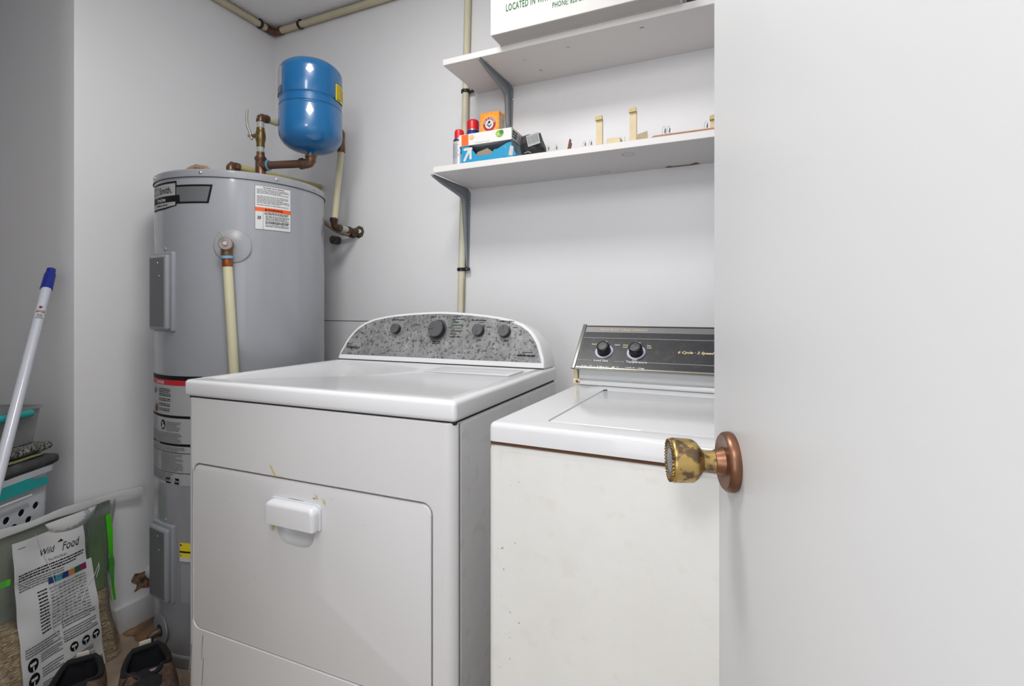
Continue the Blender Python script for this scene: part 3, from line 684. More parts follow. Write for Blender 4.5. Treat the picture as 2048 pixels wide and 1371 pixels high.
p.poly(rrect(.118, .003, .175, .021, .004), LB); p.layer(); p.text('AHRI CERTIFIED', .122, .0085, .0085, PAPERG, bold=.02)
def flame(x, y, s, m):
    p.poly([(x - .3 * s, y - .4 * s), (x - .45 * s, y + .1 * s), (x - .25 * s, y - .05 * s), (x - .1 * s, y + .5 * s), (x + .05 * s, y), (x + .3 * s, y + .35 * s), (x + .3 * s, y - .2 * s), (x + .15 * s, y - .45 * s)], m)
flame(.047, .283, .028, INKG); flame(.053, .230, .036, mat('burn_red', (130, 80, 72), rough=.6)); flame(.058, .226, .024, INK)
p.done('danger_label', T, world=True)
p = Print(hmap(-79.5, .3280), gridu=.01)
p.rect(0, 0, .05, .0560, YEL); p.layer(); p.rect(0, .0260, .05, .0310, INK); p.disc(.0045, .0490, .003, INK); p.rect(0, 0, .05, .0120, PAPER); p.rect(.002, .0150, .006, .0200, INKG); p.done('yellow_sticker', T, world=True)
p = Print(hmap(-78.0, .2050), gridu=.01)
p.rect(0, 0, .05, .1120, PAPERG); p.layer(); p.rect(.0012, .0012, .05, .1108, HEAT); p.done('rating_plate', T, world=True)
# relief valve and discharge pipe
th = -47.7; n_ = Vector((cos(radians(th)), sin(radians(th)), 0)); tg = Vector((-n_.y, n_.x, 0))
obj('valve_flange', lathe([(.052, .0), (.050, .0025), (.035, .0055), (.018, .0065)], 48, axisM(hpt(th + 2.5, 1.279, HR - .0005), n_)), mat('flange_grey', (150, 152, 156), rough=.22), T, world=True)
rv = obj('relief_valve', cyl(hpt(th, 1.281, HR), hpt(th, 1.281, HR + .036), .0165), mat('valve_bronze', (120, 92, 62), rough=.4, metal=.7), T, world=True)
obj('valve_cap', cyl(hpt(th, 1.281, HR + .034), hpt(th, 1.281, HR + .044), .0195, bev=.002), mat('valve_cap', (150, 138, 132), rough=.4, metal=.6), rv, world=True)
obj('valve_outlet', cyl(hpt(th, 1.281, HR + .022), hpt(th, 1.2480, HR + .022), .0155), mat('valve_bronze', (120, 92, 62)), rv, world=True)
a = hpt(th, 1.281, HR + .047); q = a - tg * .0195 + Vector((0, 0, .0330)) + n_ * .006; s_ = (q - a); wv_ = s_.cross(n_).normalized() * .0035
obj('test_lever', tube([a - wv_ * .6, a + s_ * .5 - wv_, a + s_ * .9 - wv_, a + s_, a + s_ * .9 + wv_, a + s_ * .5 + wv_, a + wv_ * .6], .0012, 8, closed=True), STEEL, rv, world=True)
obj('lever_base', cyl(hpt(th, 1.281, HR + .044), hpt(th, 1.281, HR + .050), .0065, bev=.001), STEEL, rv, world=True)
pp = lambda z: hpt(th, 0, HR + .021) + tg * ((1.245 - z) * .055) + Vector((0, 0, z))
obj('blue_washer', tube([pp(1.2465), pp(1.2385)], .0165, 24), PEXB, T, world=True)
obj('coupling', tube([pp(1.2385), pp(1.2365), pp(1.2350), pp(1.2150), pp(1.2140)], [.0165, .0165, .0145, .0145, .0138], 24), mat('copper_coupling', (168, 106, 66), rough=.35, metal=.8, col2=(150, 84, 50), vscale=30), T, world=True)
obj('discharge_pipe', tube([pp(1.2145), pp(.7), pp(.04)], .0135, 24), CPVC, T, world=True)
# drain
th = -100; n2 = Vector((cos(radians(th)), sin(radians(th)), 0))
obj('drain_flange', lathe([(.047, 0), (.0465, .0022), (.043, .0030), (.020, .0030)], 48, axisM(hpt(th, .098, HR - .001), n2)), HEATB, T, world=True)
DRK = mat('dark_bronze', (92, 80, 68), rough=.5, metal=.5)
dv = obj('drain_valve', tube([hpt(th, .092, HR), hpt(th, .092, HR + .020), hpt(th, .090, HR + .026), hpt(th, .078, HR + .030), hpt(th, .066, HR + .030)], [.0125, .0115, .011, .0105, .0115], 20), DRK, T, world=True)
obj('drain_hole', lathe([(.0, .0032), (.018, .0032), (.018, .0038), (0, .0038)], 24, axisM(hpt(th, .095, HR - .001), n2)), GASKET, T, world=True)
# wiring bend on top
obj('conduit', tube([(-1.800, 1.165, 1.555), (-1.790, 1.17, 1.583), (-1.765, 1.18, 1.594), (-1.735, 1.195, 1.588), (-1.715, 1.205, 1.57), (-1.70, 1.21, 1.515)], .0085), mat('tan_conduit', (170, 140, 112), rough=.5), T, world=True)

# ------------------------------------------------------------------ expansion tank and pipework over the heater
TC = Vector((-1.3739, 1.3294, 0)); TR = .105
T = thing('expansion_tank', 'round-shouldered blue expansion tank mounted high over the water heater', 'tank', (TC.x, TC.y, 1.622))
prof = [(.0125, 1.6380)]
for k in range(13):
    a = radians(-86 + 86 * k / 12); prof.append((.0125 + (TR - .0125) * cos(a) ** .75 if k else .014, 1.698 + .060 * sin(a)))
prof += [(TR, 1.700), (TR, 1.7740), (TR - .0012, 1.7775), (TR - .0040, 1.7800), (TR - .0040, 1.7835), (TR - .0016, 1.7860), (TR - .0016, 1.8050), (TR - .0040, 1.8075), (TR - .0040, 1.8105), (TR - .0010, 1.8135), (TR, 1.8165), (TR, 1.900)]
for k in range(1, 13):
    a = radians(90 * k / 12); prof.append((TR * cos(a) ** .8 if k < 12 else 0, 1.900 + .050 * sin(a)))
tk = obj('tank_body', lathe(prof, 96, Matrix.Translation(TC)), BLUE, T, world=True)
obj('neck', lathe([(.0125, 1.622), (.0125, 1.636), (.021, 1.641), (.030, 1.643)], 32, Matrix.Translation(TC)), BLUE, T, world=True)
obj('air_valve', lathe([(.003, 1.948), (.003, 1.958), (0, 1.9585)], 12, Matrix.Translation(TC)), INK, T, world=True)
tm = lambda t0, z0: (lambda x, y, h: Vector((TC.x + (TR + h) * cos(radians(t0) + x / TR), TC.y + (TR + h) * sin(radians(t0) + x / TR), z0 + y)))
p = Print(tm(-140, 1.813), gridu=.004)
p.rect(0, .0, .0665, .0900, PAPERG); p.layer(); p.rect(.0, .0, .0665, .0260, mat('label_navy', (40, 56, 76), rough=.5)); p.layer(); p.greek(.012, .0235, .064, 4, .0056, PAPERG); p.done('white_label', T, world=True)
p = Print(tm(4, 1.8060), gridu=.004)
p.rect(-.0012, -.0012, .075, .0590, INK); p.layer(); p.rect(0, 0, .075, .0570, YEL); p.layer(); p.greek(.006, .0520, .07, 7, .0065, mat('olive_print', (120, 112, 40), rough=.6)); p.rect(.006, .003, .03, .0065, INK); p.done('yellow_label', T, world=True)

TP = Vector((-1.560, 1.277, 0)); ZT = 1.598
T = thing('cold_water_pipe', 'copper and plastic supply pipe with shut-off valve rising from the heater to the tank', 'pipe', (TP.x, TP.y, 1.51))
def at(z, dx=0, dy=0): return Vector((TP.x + dx, TP.y + dy, z))
obj('dielectric_nipple', tube([at(1.514), at(1.556)], .0150), mat('teal_liner', (60, 118, 118), rough=.5), T, world=True)
bd = (Vector((TC.x, TC.y, 0)) - TP).normalized()
bm = tube([at(1.549), at(1.553), at(1.563), at(1.568), at(1.615), at(1.619), at(1.626), at(1.627)], [.0185, .0195, .0195, .0172, .0172, .0200, .0200, .017], 24)
tube([at(ZT), at(ZT) + bd * .016, at(ZT) + bd * .020, at(ZT) + bd * .029, at(ZT) + bd * .030], [.0165, .0165, .0192, .0192, .017], 24, bm=bm)
obj('tee', bm, COPPER, T, world=True)
obj('blue_tape_ring', tube([at(ZT) + bd * .0295, at(ZT) + bd * .0335], .0185, 24), PEXB, T, world=True)
EL = Vector((TC.x, TC.y, ZT))
obj('iron_nipple', tube([at(ZT) + bd * .030, EL - bd * .036], .0135, 24), BROWNIRON, T, world=True)
bm = tube([EL - bd * .040, EL - bd * .039, EL - bd * .030, EL - bd * .029, EL - bd * .018, EL - bd * .006 + Vector((0, 0, .003)), EL + Vector((0, 0, .010)), EL + Vector((0, 0, .018)), EL + Vector((0, 0, .020)), EL + Vector((0, 0, .028)), EL + Vector((0, 0, .029))], [.0165, .0195, .0195, .0170, .0170, .0172, .0170, .0170, .0195, .0195, .0165], 24)
obj('elbow', bm, COPPER, T, world=True)
obj('adapter', tube([at(1.626), at(1.632), at(1.634), at(1.645), at(1.6455)], [.0165, .0160, .0135, .0135, .012], 24), COPPER, T, world=True)
obj('pipe', tube([at(1.644), at(1.668)], .0118, 20), PEX, T, world=True)
va = obj('shut_off_valve', tube([at(1.664), at(1.665), at(1.680), at(1.683), at(1.690), at(1.700), at(1.712), at(1.719), at(1.721), at(1.731), at(1.732)], [.012, .0138, .0138, .0150, .0165, .0172, .0165, .0150, .0140, .0140, .012], 24), BRASS, T, world=True)
cd = Vector((-.87, -.49, 0)).normalized(); sv = at(1.703)
obj('valve_stem', tube([sv + cd * .012, sv + cd * .022, sv + cd * .0225, sv + cd * .031], [.0085, .0075, .006, .006], 16), BRASS, va, world=True)
s0_ = sv + cd * .0335
bm = tube([s0_ + Vector((.0, 0, -.012)) - cd * .004, s0_, s0_ + cd * .004 + Vector((0, 0, .016)), s0_ + cd * .012 + Vector((0, 0, .034)), s0_ + cd * .014 + Vector((0, 0, .060)), s0_ + cd * .013 + Vector((0, 0, .088)), s0_ + cd * .011 + Vector((0, 0, .093))], [.005, .0055, .005, .0042, .0042, .0042, .003], 12)
obj('valve_handle', bm, mat('handle_grey_green', (160, 160, 148), rough=.4, metal=.4), va, world=True)
obj('stem_nut', cyl(s0_ - cd * .002, s0_ + cd * .009, .006, 6), STEEL, va, world=True)
obj('pipe', tube([at(1.731), at(1.757)], .0118, 20), PEX, T, world=True)
yv = Vector((.0, 1, 0)); E2 = at(1.772)
obj('elbow', tube([at(1.753), at(1.754), at(1.762), at(1.763), at(1.768), E2 + yv * .006, E2 + yv * .018, E2 + yv * .019, E2 + yv * .030, E2 + yv * .031], [.012, .0145, .0145, .0128, .0128, .0128, .0128, .0145, .0145, .012], 20), COPPER, T, world=True)
obj('pipe', tube([E2 + yv * .029, (-1.545, 1.44, 1.772)], .0118, 20), CPVC, T, world=True)
obj('elbow', tube([(-1.545, 1.43, 1.772), (-1.545, 1.487, 1.772), (-1.54, 1.495, 1.772), (-1.53, 1.5, 1.772), (-1.50, 1.50, 1.772)], .0142, 20), COPPER, T, world=True)
obj('pipe', tube([(-1.51, 1.5, 1.772), (-1.41, 1.5, 1.772)], .0118, 20), CPVC, T, world=True)
obj('elbow', tube([(-1.42, 1.5, 1.772), (-1.402, 1.5, 1.770), (-1.395, 1.5, 1.760), (-1.395, 1.5, 1.715), (-1.3952, 1.5, 1.70), (-1.3955, 1.5, 1.687)], [.0142, .0142, .0142, .0142, .0155, .0155], 20), COPPER, T, world=True, label='corroded elbow behind the blue tank')
obj('pipe', tube([(-1.3955, 1.5, 1.695), (-1.426, 1.496, 1.425)], .0118, 20), CPVC, T, world=True)
DKC = mat('dark_copper', (96, 72, 54), rough=.45, metal=.6, col2=(54, 42, 34), vscale=60)
X0 = Vector((-1.428, 1.496, 1.402))
obj('elbow', tube([X0 + Vector((0, 0, .036)), X0 + Vector((0, 0, .035)), X0 + Vector((0, 0, .022)), X0 + Vector((0, 0, .020)), X0 + Vector((0, .003, .006)), X0 + Vector((0, .012, 0)), X0 + Vector((0, .022, 0)), X0 + Vector((0, .024, 0)), X0 + Vector((0, .034, 0))], [.012, .0150, .0150, .0125, .0125, .0125, .0125, .0145, .0145], 20), DKC, T, world=True)
obj('pipe', tube([X0 + Vector((0, .033, 0)), X0 + Vector((0, .072, 0))], .0118, 20), PEX, T, world=True)
obj('coupling', tube([X0 + Vector((0, .070, 0)), X0 + Vector((0, .071, 0)), X0 + Vector((0, .088, 0)), X0 + Vector((0, .089, 0)), X0 + Vector((0, .118, 0))], [.012, .0140, .0140, .0115, .0115], 20), DKC, T, world=True)
X1 = Vector((-1.426, YB, 1.402))
we = obj('wall_elbow', lathe([(.026, 0), (.025, .003), (.016, .006), (.014, .022), (.0, .024)], 8, axisM(X1, (0, -1, 0))), mat('green_brass', (104, 104, 78), rough=.5, metal=.5, col2=(70, 66, 50), vscale=60), T, world=True)
obj('elbow_plug', lathe([(.0075, .0), (.0075, .004), (0, .005)], 16, axisM(X1 + Vector((.012, -.012, 0)), (.4, -1, 0))), PAPER, we, world=True)

T = thing('hot_water_pipe', 'yellowed plastic hot water pipe with copper elbow crossing behind the heater top', 'pipe', (-1.66, 1.235, 1.515))
h0 = Vector((-1.66, 1.235, 1.600))
obj('nipple', tube([(-1.66, 1.235, 1.514), (-1.66, 1.235, 1.582)], .0125, 20), PEX, T, world=True)
obj('elbow', tube([h0 + Vector((0, 0, -.020)), h0 + Vector((0, 0, -.019)), h0 + Vector((0, 0, -.006)), h0 + Vector((0, 0, -.005)), h0 + Vector((0, .005, .002)), h0 + Vector((.001, .016, 0)), h0 + Vector((.001, .017, 0)), h0 + Vector((.002, .031, 0)), h0 + Vector((.002, .032, 0))], [.012, .0145, .0145, .0128, .0128, .0128, .0145, .0145, .012], 20), COPPER, T, world=True)
obj('pipe', tube([h0 + Vector((.002, .029, 0)), (-1.637, YB - .002, 1.606)], .0118, 20), CPVCY, T, world=True)

T = thing('power_cable', 'brown power conduit looping from behind the heater into the back wall', 'cable', (-1.52, 1.58, 1.38))
obj('conduit', tube([(-1.58, 1.545, 1.48), (-1.553, 1.56, 1.448), (-1.535, 1.575, 1.428), (-1.51, 1.59, 1.408), (-1.487, 1.605, 1.396), (-1.462, 1.615, 1.390), (-1.445, 1.622, 1.392), (-1.438, YB - .003, 1.393)], .0075, 14), mat('brown_conduit', (140, 118, 98), rough=.5), T, world=True)
obj('wall_connector', cyl((-1.452, 1.612, 1.388), (-1.452, 1.634, 1.388), .010, 8), DKC, T, world=True)
obj('knockout_plug', tube([(-1.535, 1.60, 1.372), (-1.535, YB - .002, 1.372)], .017, 10), mat('wire_bundle_dark', (46, 38, 34), rough=.8, col2=(96, 84, 74), vscale=90), T, world=True)

# ------------------------------------------------------------------ on the shelves
ca, sa = cos(radians(YAW)), sin(radians(YAW))
def px(u, v, y):
    """point seen at pixel (u, v) on the vertical plane at distance y"""
    r = (u - 1024) / F_PX; k = Vector((-sa + r * ca, ca + r * sa, (HORIZON - v) / F_PX)); t = y / k.y
    return Vector((0, 0, CAM_H)) + k * t
S1, S2 = 1.893, 1.546      # shelf top heights
CARD = mat('white_cardboard', (222, 221, 219), rough=.75, var=.03, vscale=12)
T = thing('storage_carton', 'large white cardboard box with green printed lettering on the upper shelf', 'box', (-.405, 1.47, S1))
bx0, bx1, by0, by1, bz0, bz1 = -.672, -.139, 1.335, 1.625, S1 + .0005, 2.20
obj('box', box(bx0, by0, bz0, bx1, by1, bz1, bev=.002, seg=2), CARD, T, world=True)
obj('bottom_flap', box(bx0 + .004, by0 + .004, bz0 - .0004, bx1 - .004, by0 + .060, bz0 + .001), mat('cardboard_underside', (190, 188, 185), rough=.8), T, world=True)
p = Print(planemap((bx0, by0, bz0), (1, 0, 0), (0, 0, 1)), lift=.0006)
p.text('LOCATED IN WAYNESVILLE', .0500, .0590, .0290, GREEN, bold=.022, xs=.50, sp=1.12)
p.text('PHONE: 828-284-1250'[:14], .1930, .0345, .0215, GREEN, bold=.016, xs=.58, sp=1.1)
p.text('PLANT', .0400, .1010, .0290, GREEN, bold=.022, xs=.57, sp=1.1)
p.done('printed_lettering', T, world=True)
tag(obj('folded_cloth', tube([(-.118, 1.43, S1 + .017), (-.118, 1.50, S1 + .021), (-.115, 1.60, S1 + .018)], [.014, .0165, .013], 14), mat('dark_violet_cloth', (62, 56, 76), rough=.9)), 'dark violet cloth bundle tucked beside the white carton on the upper shelf', 'cloth')

CANB = mat('can_blue', (28, 44, 120), rough=.3, coat=.4); CANW = mat('can_silver_print', (186, 188, 196), rough=.35, metal=.2); CAPR = mat('cap_red', (206, 28, 40), rough=.35)
def spray(x, y, r, hgt, label, sh):
    t = thing('spray_can', label, 'spray can', (x, y, S2), group='spray cans on the lower shelf')
    hb = hgt * .70
    can = obj('can', lathe([(r * .93, 0), (r, .004), (r, hb), (r * .97, hb + .004), (r * .80, hb + sh), (r * .74, hb + sh + .003)], 40), CANB, t)
    capb = hb + sh + .001
    obj('cap', lathe([(r * .80, capb), (r * .80, hgt - .008), (r * .76, hgt - .003), (r * .66, hgt), (0, hgt)], 32), CAPR, t)
    obj('cap_rim', lathe([(r * .84, capb - .001), (r * .84, capb + .003), (r * .8, capb + .003)], 32), STEEL, t)
    m = lambda a0: (lambda u, v, h: Vector(((r + h) * cos(radians(a0) + u / r), (r + h) * sin(radians(a0) + u / r), v)))
    p = Print(m(-75), gridu=.003)     # angle facing the camera is about -57
    pr = r * pi
    p.rect(-pr * .62, .003, r * .42, hb - .008, CANW); p.rect(-pr * .62, hb - .0075, r * .5, hb - .0050, YEL); p.rect(r * .42, hb - .040, r * .46, hb - .006, YEL)
    p.layer(); p.greek(-pr * .5, hb - .014, r * .2, int((hb - .03) / .0052), .0052, INKL)
    p.text('WD-40', r * .52, hb - .026, .019, YEL, bold=.03, xs=.9)
    p.rect(r * .46, .004, r * 1.3, hb - .046, CANW)
    p.done('can_print', t)
    return t
spray(-.827 - .0, 1.420, .0195, .117, 'small silver-blue spray can with red cap at the left end of lower shelf', .003)
q = px(946, 300, 1.53); spray(q.x, 1.530, .0265, .187, 'taller blue spray can with red cap, standing behind the stacked boxes', .018)
# baking soda carton
q0 = px(960, 300, 1.505); q1 = px(998, 300, 1.505)
OR = mat('carton_orange', (236, 148, 34), rough=.5)
T = thing('baking_soda_box', 'orange baking soda carton with round red emblem on the lower shelf', 'box', (q0.x, 1.505, S2))
wq = q1.x - q0.x; hq = px(980, 224, 1.505).z - S2
cb = obj('carton', box(0, 0, 0, wq, .045, hq, bev=.001, seg=1), OR, T)
obj('side_print', box(wq - .0002, .002, .003, wq + .0006, .043, hq - .012), mat('carton_side', (206, 190, 170), rough=.6, col2=(170, 150, 140), vscale=90), T)
obj('open_flap', box(.001, .040, hq - .001, wq - .001, .0445, hq + .004, bev=.001, seg=1), OR, T)
p = Print(planemap((0, 0, 0), (1, 0, 0), (0, 0, 1)))
cx, cz_ = wq * .5, hq - .040; rr = wq * .33
SUN = mat('sun_yellow', (250, 206, 110), rough=.5)
for k in range(28):
    a = 2 * pi * k / 28; d = rr * (1.62 if k % 2 else 1.4); p.poly([(cx + rr * 1.02 * cos(a - .07), cz_ + rr * 1.02 * sin(a - .07)), (cx + d * cos(a), cz_ + d * sin(a)), (cx + rr * 1.02 * cos(a + .07), cz_ + rr * 1.02 * sin(a + .07))], SUN)
p.disc(cx, cz_, rr * 1.06, SUN, n=36); p.layer(); p.disc(cx, cz_, rr, mat('emblem_red', (176, 28, 52), rough=.5), n=40); p.layer(); p.disc(cx, cz_, rr * .66, PAPER, n=36)
for i, ch in enumerate('ARM & HAMMER'):
    a = radians(165 - 150 * i / 11); p.text(ch, cx + rr * .74 * cos(a) , cz_ + rr * .74 * sin(a), rr * .30, PAPER, rot=a - pi / 2, align='CENTER', bold=.03)
p.layer()
p.poly([(cx - rr * .45, cz_), (cx, cz_ - rr * .48), (cx + rr * .42, cz_ - rr * .05), (cx + rr * .2, cz_ - rr * .05), (cx, cz_ - rr * .25), (cx - rr * .2, cz_)], mat('emblem_grey', (70, 80, 84), rough=.5)); p.poly([(cx - rr * .3, cz_ + rr * .1), (cx + rr * .02, cz_ + rr * .55), (cx + rr * .22, cz_ + rr * .2), (cx, cz_ + rr * .12)], INK)
p.done('front_print', T)
# blue carton with torn window, white carton on top of it
BLU = mat('carton_blue', (32, 146, 190), rough=.45)
X0_, X1_ = -.808, -.632; D_ = .086; HB_ = .056
T = thing('wrap_box', 'blue cardboard dispenser box torn open in front, under the white box', 'box', (X0_, 1.400, S2))
L_ = X1_ - X0_
front = [(0, 0), (L_, 0), (L_ * 1.0, .018), (L_ * .985, .050), (L_ * .90, .048), (L_ * .72, .034), (L_ * .66, .034), (L_ * .60, .021), (L_ * .33, .021), (L_ * .20, .046), (L_ * .15, HB_ - .001), (0, HB_)]
MFx = Matrix(((1, 0, 0, 0), (0, 0, 1, 0), (0, 1, 0, 0), (0, 0, 0, 1)))
obj('front_panel', prism(front, 0, .0008, M=MFx), BLU, T)
obj('back_panel', box(0, D_ - .001, 0, L_, D_, HB_), mat('carton_kraft_inside', (150, 132, 116), rough=.8), T)
obj('bottom_panel', box(0, 0, 0, L_, D_, .0010), BLU, T)
for a in (0, L_ - .0008): obj('end_panel', box(a, .0005, 0, a + .0008, D_, HB_ - (.003 if a else 0)), BLU if a == 0 else mat('carton_blue_white', (150, 178, 190), rough=.5, col2=(60, 140, 180), vscale=60), T)
obj('inner_flap', prism([(L_ * .22, .012), (L_ * .62, .010), (L_ * .64, .026), (L_ * .5, .044), (L_ * .3, .036)], .010, .0108, M=MFx), mat('carton_kraft_inside', (150, 132, 116)), T)
obj('torn_flap', prism([(L_ * .84, .004), (L_ * .97, -.001), (L_ * 1.10, .004), (L_ * 1.0, .040), (L_ * .90, .034)], -.006, -.0052, M=MFx @ Matrix.Translation((0, .002, 0))), BLU, T)
obj('torn_lining', prism([(L_ * .955, .006), (L_ * 1.03, .002), (L_ * 1.05, .030), (L_ * .985, .034)], -.0072, -.0066, M=MFx @ Matrix.Translation((0, .002, 0))), mat('carton_torn_grey', (196, 190, 184), rough=.8), T)
p = Print(lambda x, y, h: Vector((x, -h, y)))
AW = PAPER
for a, b, c, d in ((.012, .046, .036, .046), (.030, .044, .012, .012), (.033, .044, .034, .016)):
    dx_, dy_ = c - a, d - b; l = sqrt(dx_ ** 2 + dy_ ** 2); nx, ny = -dy_ / l * .0042, dx_ / l * .0042
    pts = []
    for k in range(9): t_ = atan2(ny, nx) + pi * k / 8; pts.append((a + .0042 * cos(t_), b + .0042 * sin(t_)))
    for k in range(9): t_ = atan2(-ny, -nx) + pi * k / 8; pts.append((c + .0042 * cos(t_), d + .0042 * sin(t_)))
    p.poly(pts, AW); p.layer()
p.done('arrow_print', T)
p = Print(lambda x, y, h: Vector((x, -.0035 - h, y)))
p.poly([(L_ * .88, .036), (L_ * .955, .040), (L_ * .95, .030), (L_ * .90, .022)], AW); p.done('recycling_print', T)
T = thing('bag_box', 'white box with orange end and green leaf print, lying on the blue box', 'box', (-.815, 1.3985, S2 + HB_), radians(0))
L2 = .183; H2 = .036; D2 = .088
b = prism([(0, 0), (L2, 0), (L2 + .0, H2), (0, H2)], -.001, D2, M=Matrix(((1, 0, 0, 0), (0, 0, 1, 0), (0, 1, 0, .0005), (0, 0, 0, 1))))
obj('carton', b, mat('carton_white', (222, 220, 218), rough=.5), T)
p = Print(lambda x, y, h: Vector((x, -.001 - h, y)))
p.rect(.009, .0015, .034, H2 - .0005, mat('bag_box_orange', (244, 104, 40), rough=.5)); p.layer()
p.disc(.046, .0245, .0080, mat('peach_print', (240, 168, 90), rough=.5), .0065); p.layer(); p.disc(.047, .024, .0050, mat('peach_print2', (246, 196, 130), rough=.5))
p.disc(.143, .0230, .0130, mat('leaf_green', (120, 176, 74), rough=.5), .0105); p.layer(); p.disc(.150, .0265, .0065, mat('leaf_dark', (66, 120, 40), rough=.5)); p.disc(.138, .021, .006, mat('leaf_lime', (150, 204, 90), rough=.5)); p.greek(.06, .006, .11, 1, .002, INKL)
p.done('front_print', T)
p = Print(lambda x, y, h: Vector((L2 + h, x, y)))
p.greek(.006, .030, .045, 3, .008, INK, wt=.6); p.rect(.052, .004, .080, .030, INKL); p.layer(); p.rect(.054, .006, .078, .028, PAPER); p.layer(); p.greek(.056, .026, .076, 4, .005, INKG); p.done('end_print', T)

# black pouch with a barcode sticker
T = thing('black_pouch', 'crumpled black plastic pouch with a barcode sticker on the lower shelf', 'bag', (-.585, 1.46, S2))
def rndpoly(pts, y0, y1, sub=2, amp=.004, seed=1):
    rnd = random.Random(seed); b = BM(); n = len(pts); cx = sum(p[0] for p in pts) / n; cz = sum(p[1] for p in pts) / n
    prof = [(0, 1), (.35, .96), (.7, .80), (1, 0.0)]; rings = {}
    for s in (-1, 1):
        rings[s] = []
        for e, sc_ in ((1, 1.0), (.72, .55), (.4, .85), (.0, 1.0)):
            rings[s].append([b.verts.new((cx + (p[0] - cx) * e + rnd.uniform(-amp, amp) * (e < 1), (y0 + y1) / 2 + s * (y1 - y0) / 2 * (1 - e ** 3) + rnd.uniform(-amp, amp) * (0 < e < 1), cz + (p[1] - cz) * e + rnd.uniform(-amp, amp) * (e < 1))) for p in pts] if e > 0 else [b.verts.new((cx, (y0 + y1) / 2 + s * (y1 - y0) / 2, cz))])
    bmesh.ops.weld_verts(b, targetmap={rings[1][0][i]: rings[-1][0][i] for i in range(n)})
    rings[1][0] = rings[-1][0]
    for s in (-1, 1):
        R = rings[s]
        for A, B in zip(R, R[1:]):
            for i in range(n):
                if len(B) == 1: b.faces.new((A[i], A[(i + 1) % n], B[0]))
                else: b.faces.new((A[i], A[(i + 1) % n], B[(i + 1) % n], B[i]))
    return b
def zz(u, v): q = px(u, v, 1.43); return q.x + .585, max(.0006, q.z - S2)
pts = [zz(1036, 268), zz(1052, 264), zz(1066, 261), zz(1075, 260), zz(1080, 275), zz(1086, 289), zz(1091, 303), zz(1070, 312), zz(1050, 316), zz(1040, 312), zz(1034, 292)]
BLKP = mat('black_glossy_plastic', (36, 36, 40), rough=.25, col2=(70, 68, 70), vscale=40, bump=.8, bscale=60)
po = obj('pouch', rndpoly(pts, -.045, .035, amp=.003, seed=4), BLKP, T, ang=60)
p0_, pU = Vector((zz(1061, 274)[0], -.0490, zz(1057, 298)[1])), Vector((1, 0, .18)).normalized()
p = Print(planemap(p0_, pU, (-.2, 0, 1)))
p.rect(0, 0, .040, .034, PAPERG); p.layer()
x = .003
while x < .036: wq_ = random.uniform(.0006, .002); p.rect(x, .006, x + wq_, .030, INKG); x += wq_ + random.uniform(.0008, .0018)
p.done('barcode_sticker', T)
obj('chrome_crumple', tube([px(1048, 306, 1.385) - Vector((-.585, 1.46, S2)), px(1056, 303, 1.384) - Vector((-.585, 1.46, S2)), px(1062, 305, 1.384) - Vector((-.585, 1.46, S2))], .0012, 6), STEEL, T)

# loose clips and bits along the lower shelf
CLW = mat('clear_white_plastic', (214, 216, 218), rough=.3); RBR = mat('red_brown_wood', (112, 58, 48), rough=.6); BEI = mat('beige_plastic', (214, 196, 158), rough=.45, var=.08, vscale=30); BEID = mat('beige_edge', (150, 132, 96), rough=.5)
for u, v, lab in ((1096, 294, 'white plastic clip just right of the black pouch'), (1112, 293, 'white plastic clip left of the red-brown bracket piece'), (1169, 286, 'white plastic clip right of the red-brown bracket piece'), (1181, 284, 'white plastic clip left of the shorter beige bracket'), (1328, 257, 'left one of two white clips standing behind the orange strip'), (1337, 256, 'right one of two white clips standing behind the orange strip'), (1412, 247, 'white clip left of the rightmost beige bracket')):
    q = px(u, v, 1.45); hh = max(q.z - S2, .01) + .006
    t = thing('shelf_clip', lab, 'clip', (q.x, 1.45, S2), group='white shelf clips')
    obj('base', box(-.006, -.009, 0, .006, .009, .0025, bev=.0008, seg=1), CLW, t)
    obj('loop', tube([(-.0045, 0, .002), (-.0048, 0, hh * .8), (-.002, 0, hh), (.0016, 0, hh), (.0040, 0, hh * .8), (.004, 0, hh * .45)], .0012, 8), CLW, t)
    obj('pin', cyl((.002, -.003, hh * .6), (.0045, -.006, hh * .82), .0013, 8), mat('clip_dark_pin', (92, 94, 98), rough=.4), t)
q = px(1136, 290, 1.42); T = thing('broken_hanger', 'red-brown broken hanger piece lying on the lower shelf', 'hanger', (q.x, 1.42, S2))
obj('plate', box(-.019, -.012, 0, .018, .012, .0065, bev=.001, seg=1), mat('red_paint', (150, 62, 54), rough=.5), T)
obj('prong', prism([(0, 0), (.005, 0), (.0115, .030), (.0085, .034), (.0060, .028)], -.003, .003, M=Matrix(((1, 0, 0, -.002), (0, 0, 1, 0), (0, 1, 0, .006), (0, 0, 0, 1)))), RBR, T)
obj('prong', prism([(0, 0), (.005, 0), (.0085, .018), (.0062, .020)], -.003, .003, M=Matrix(((1, 0, 0, .005), (0, 0, 1, -.006), (0, 1, 0, .006), (0, 0, 0, 1)))), RBR, T)
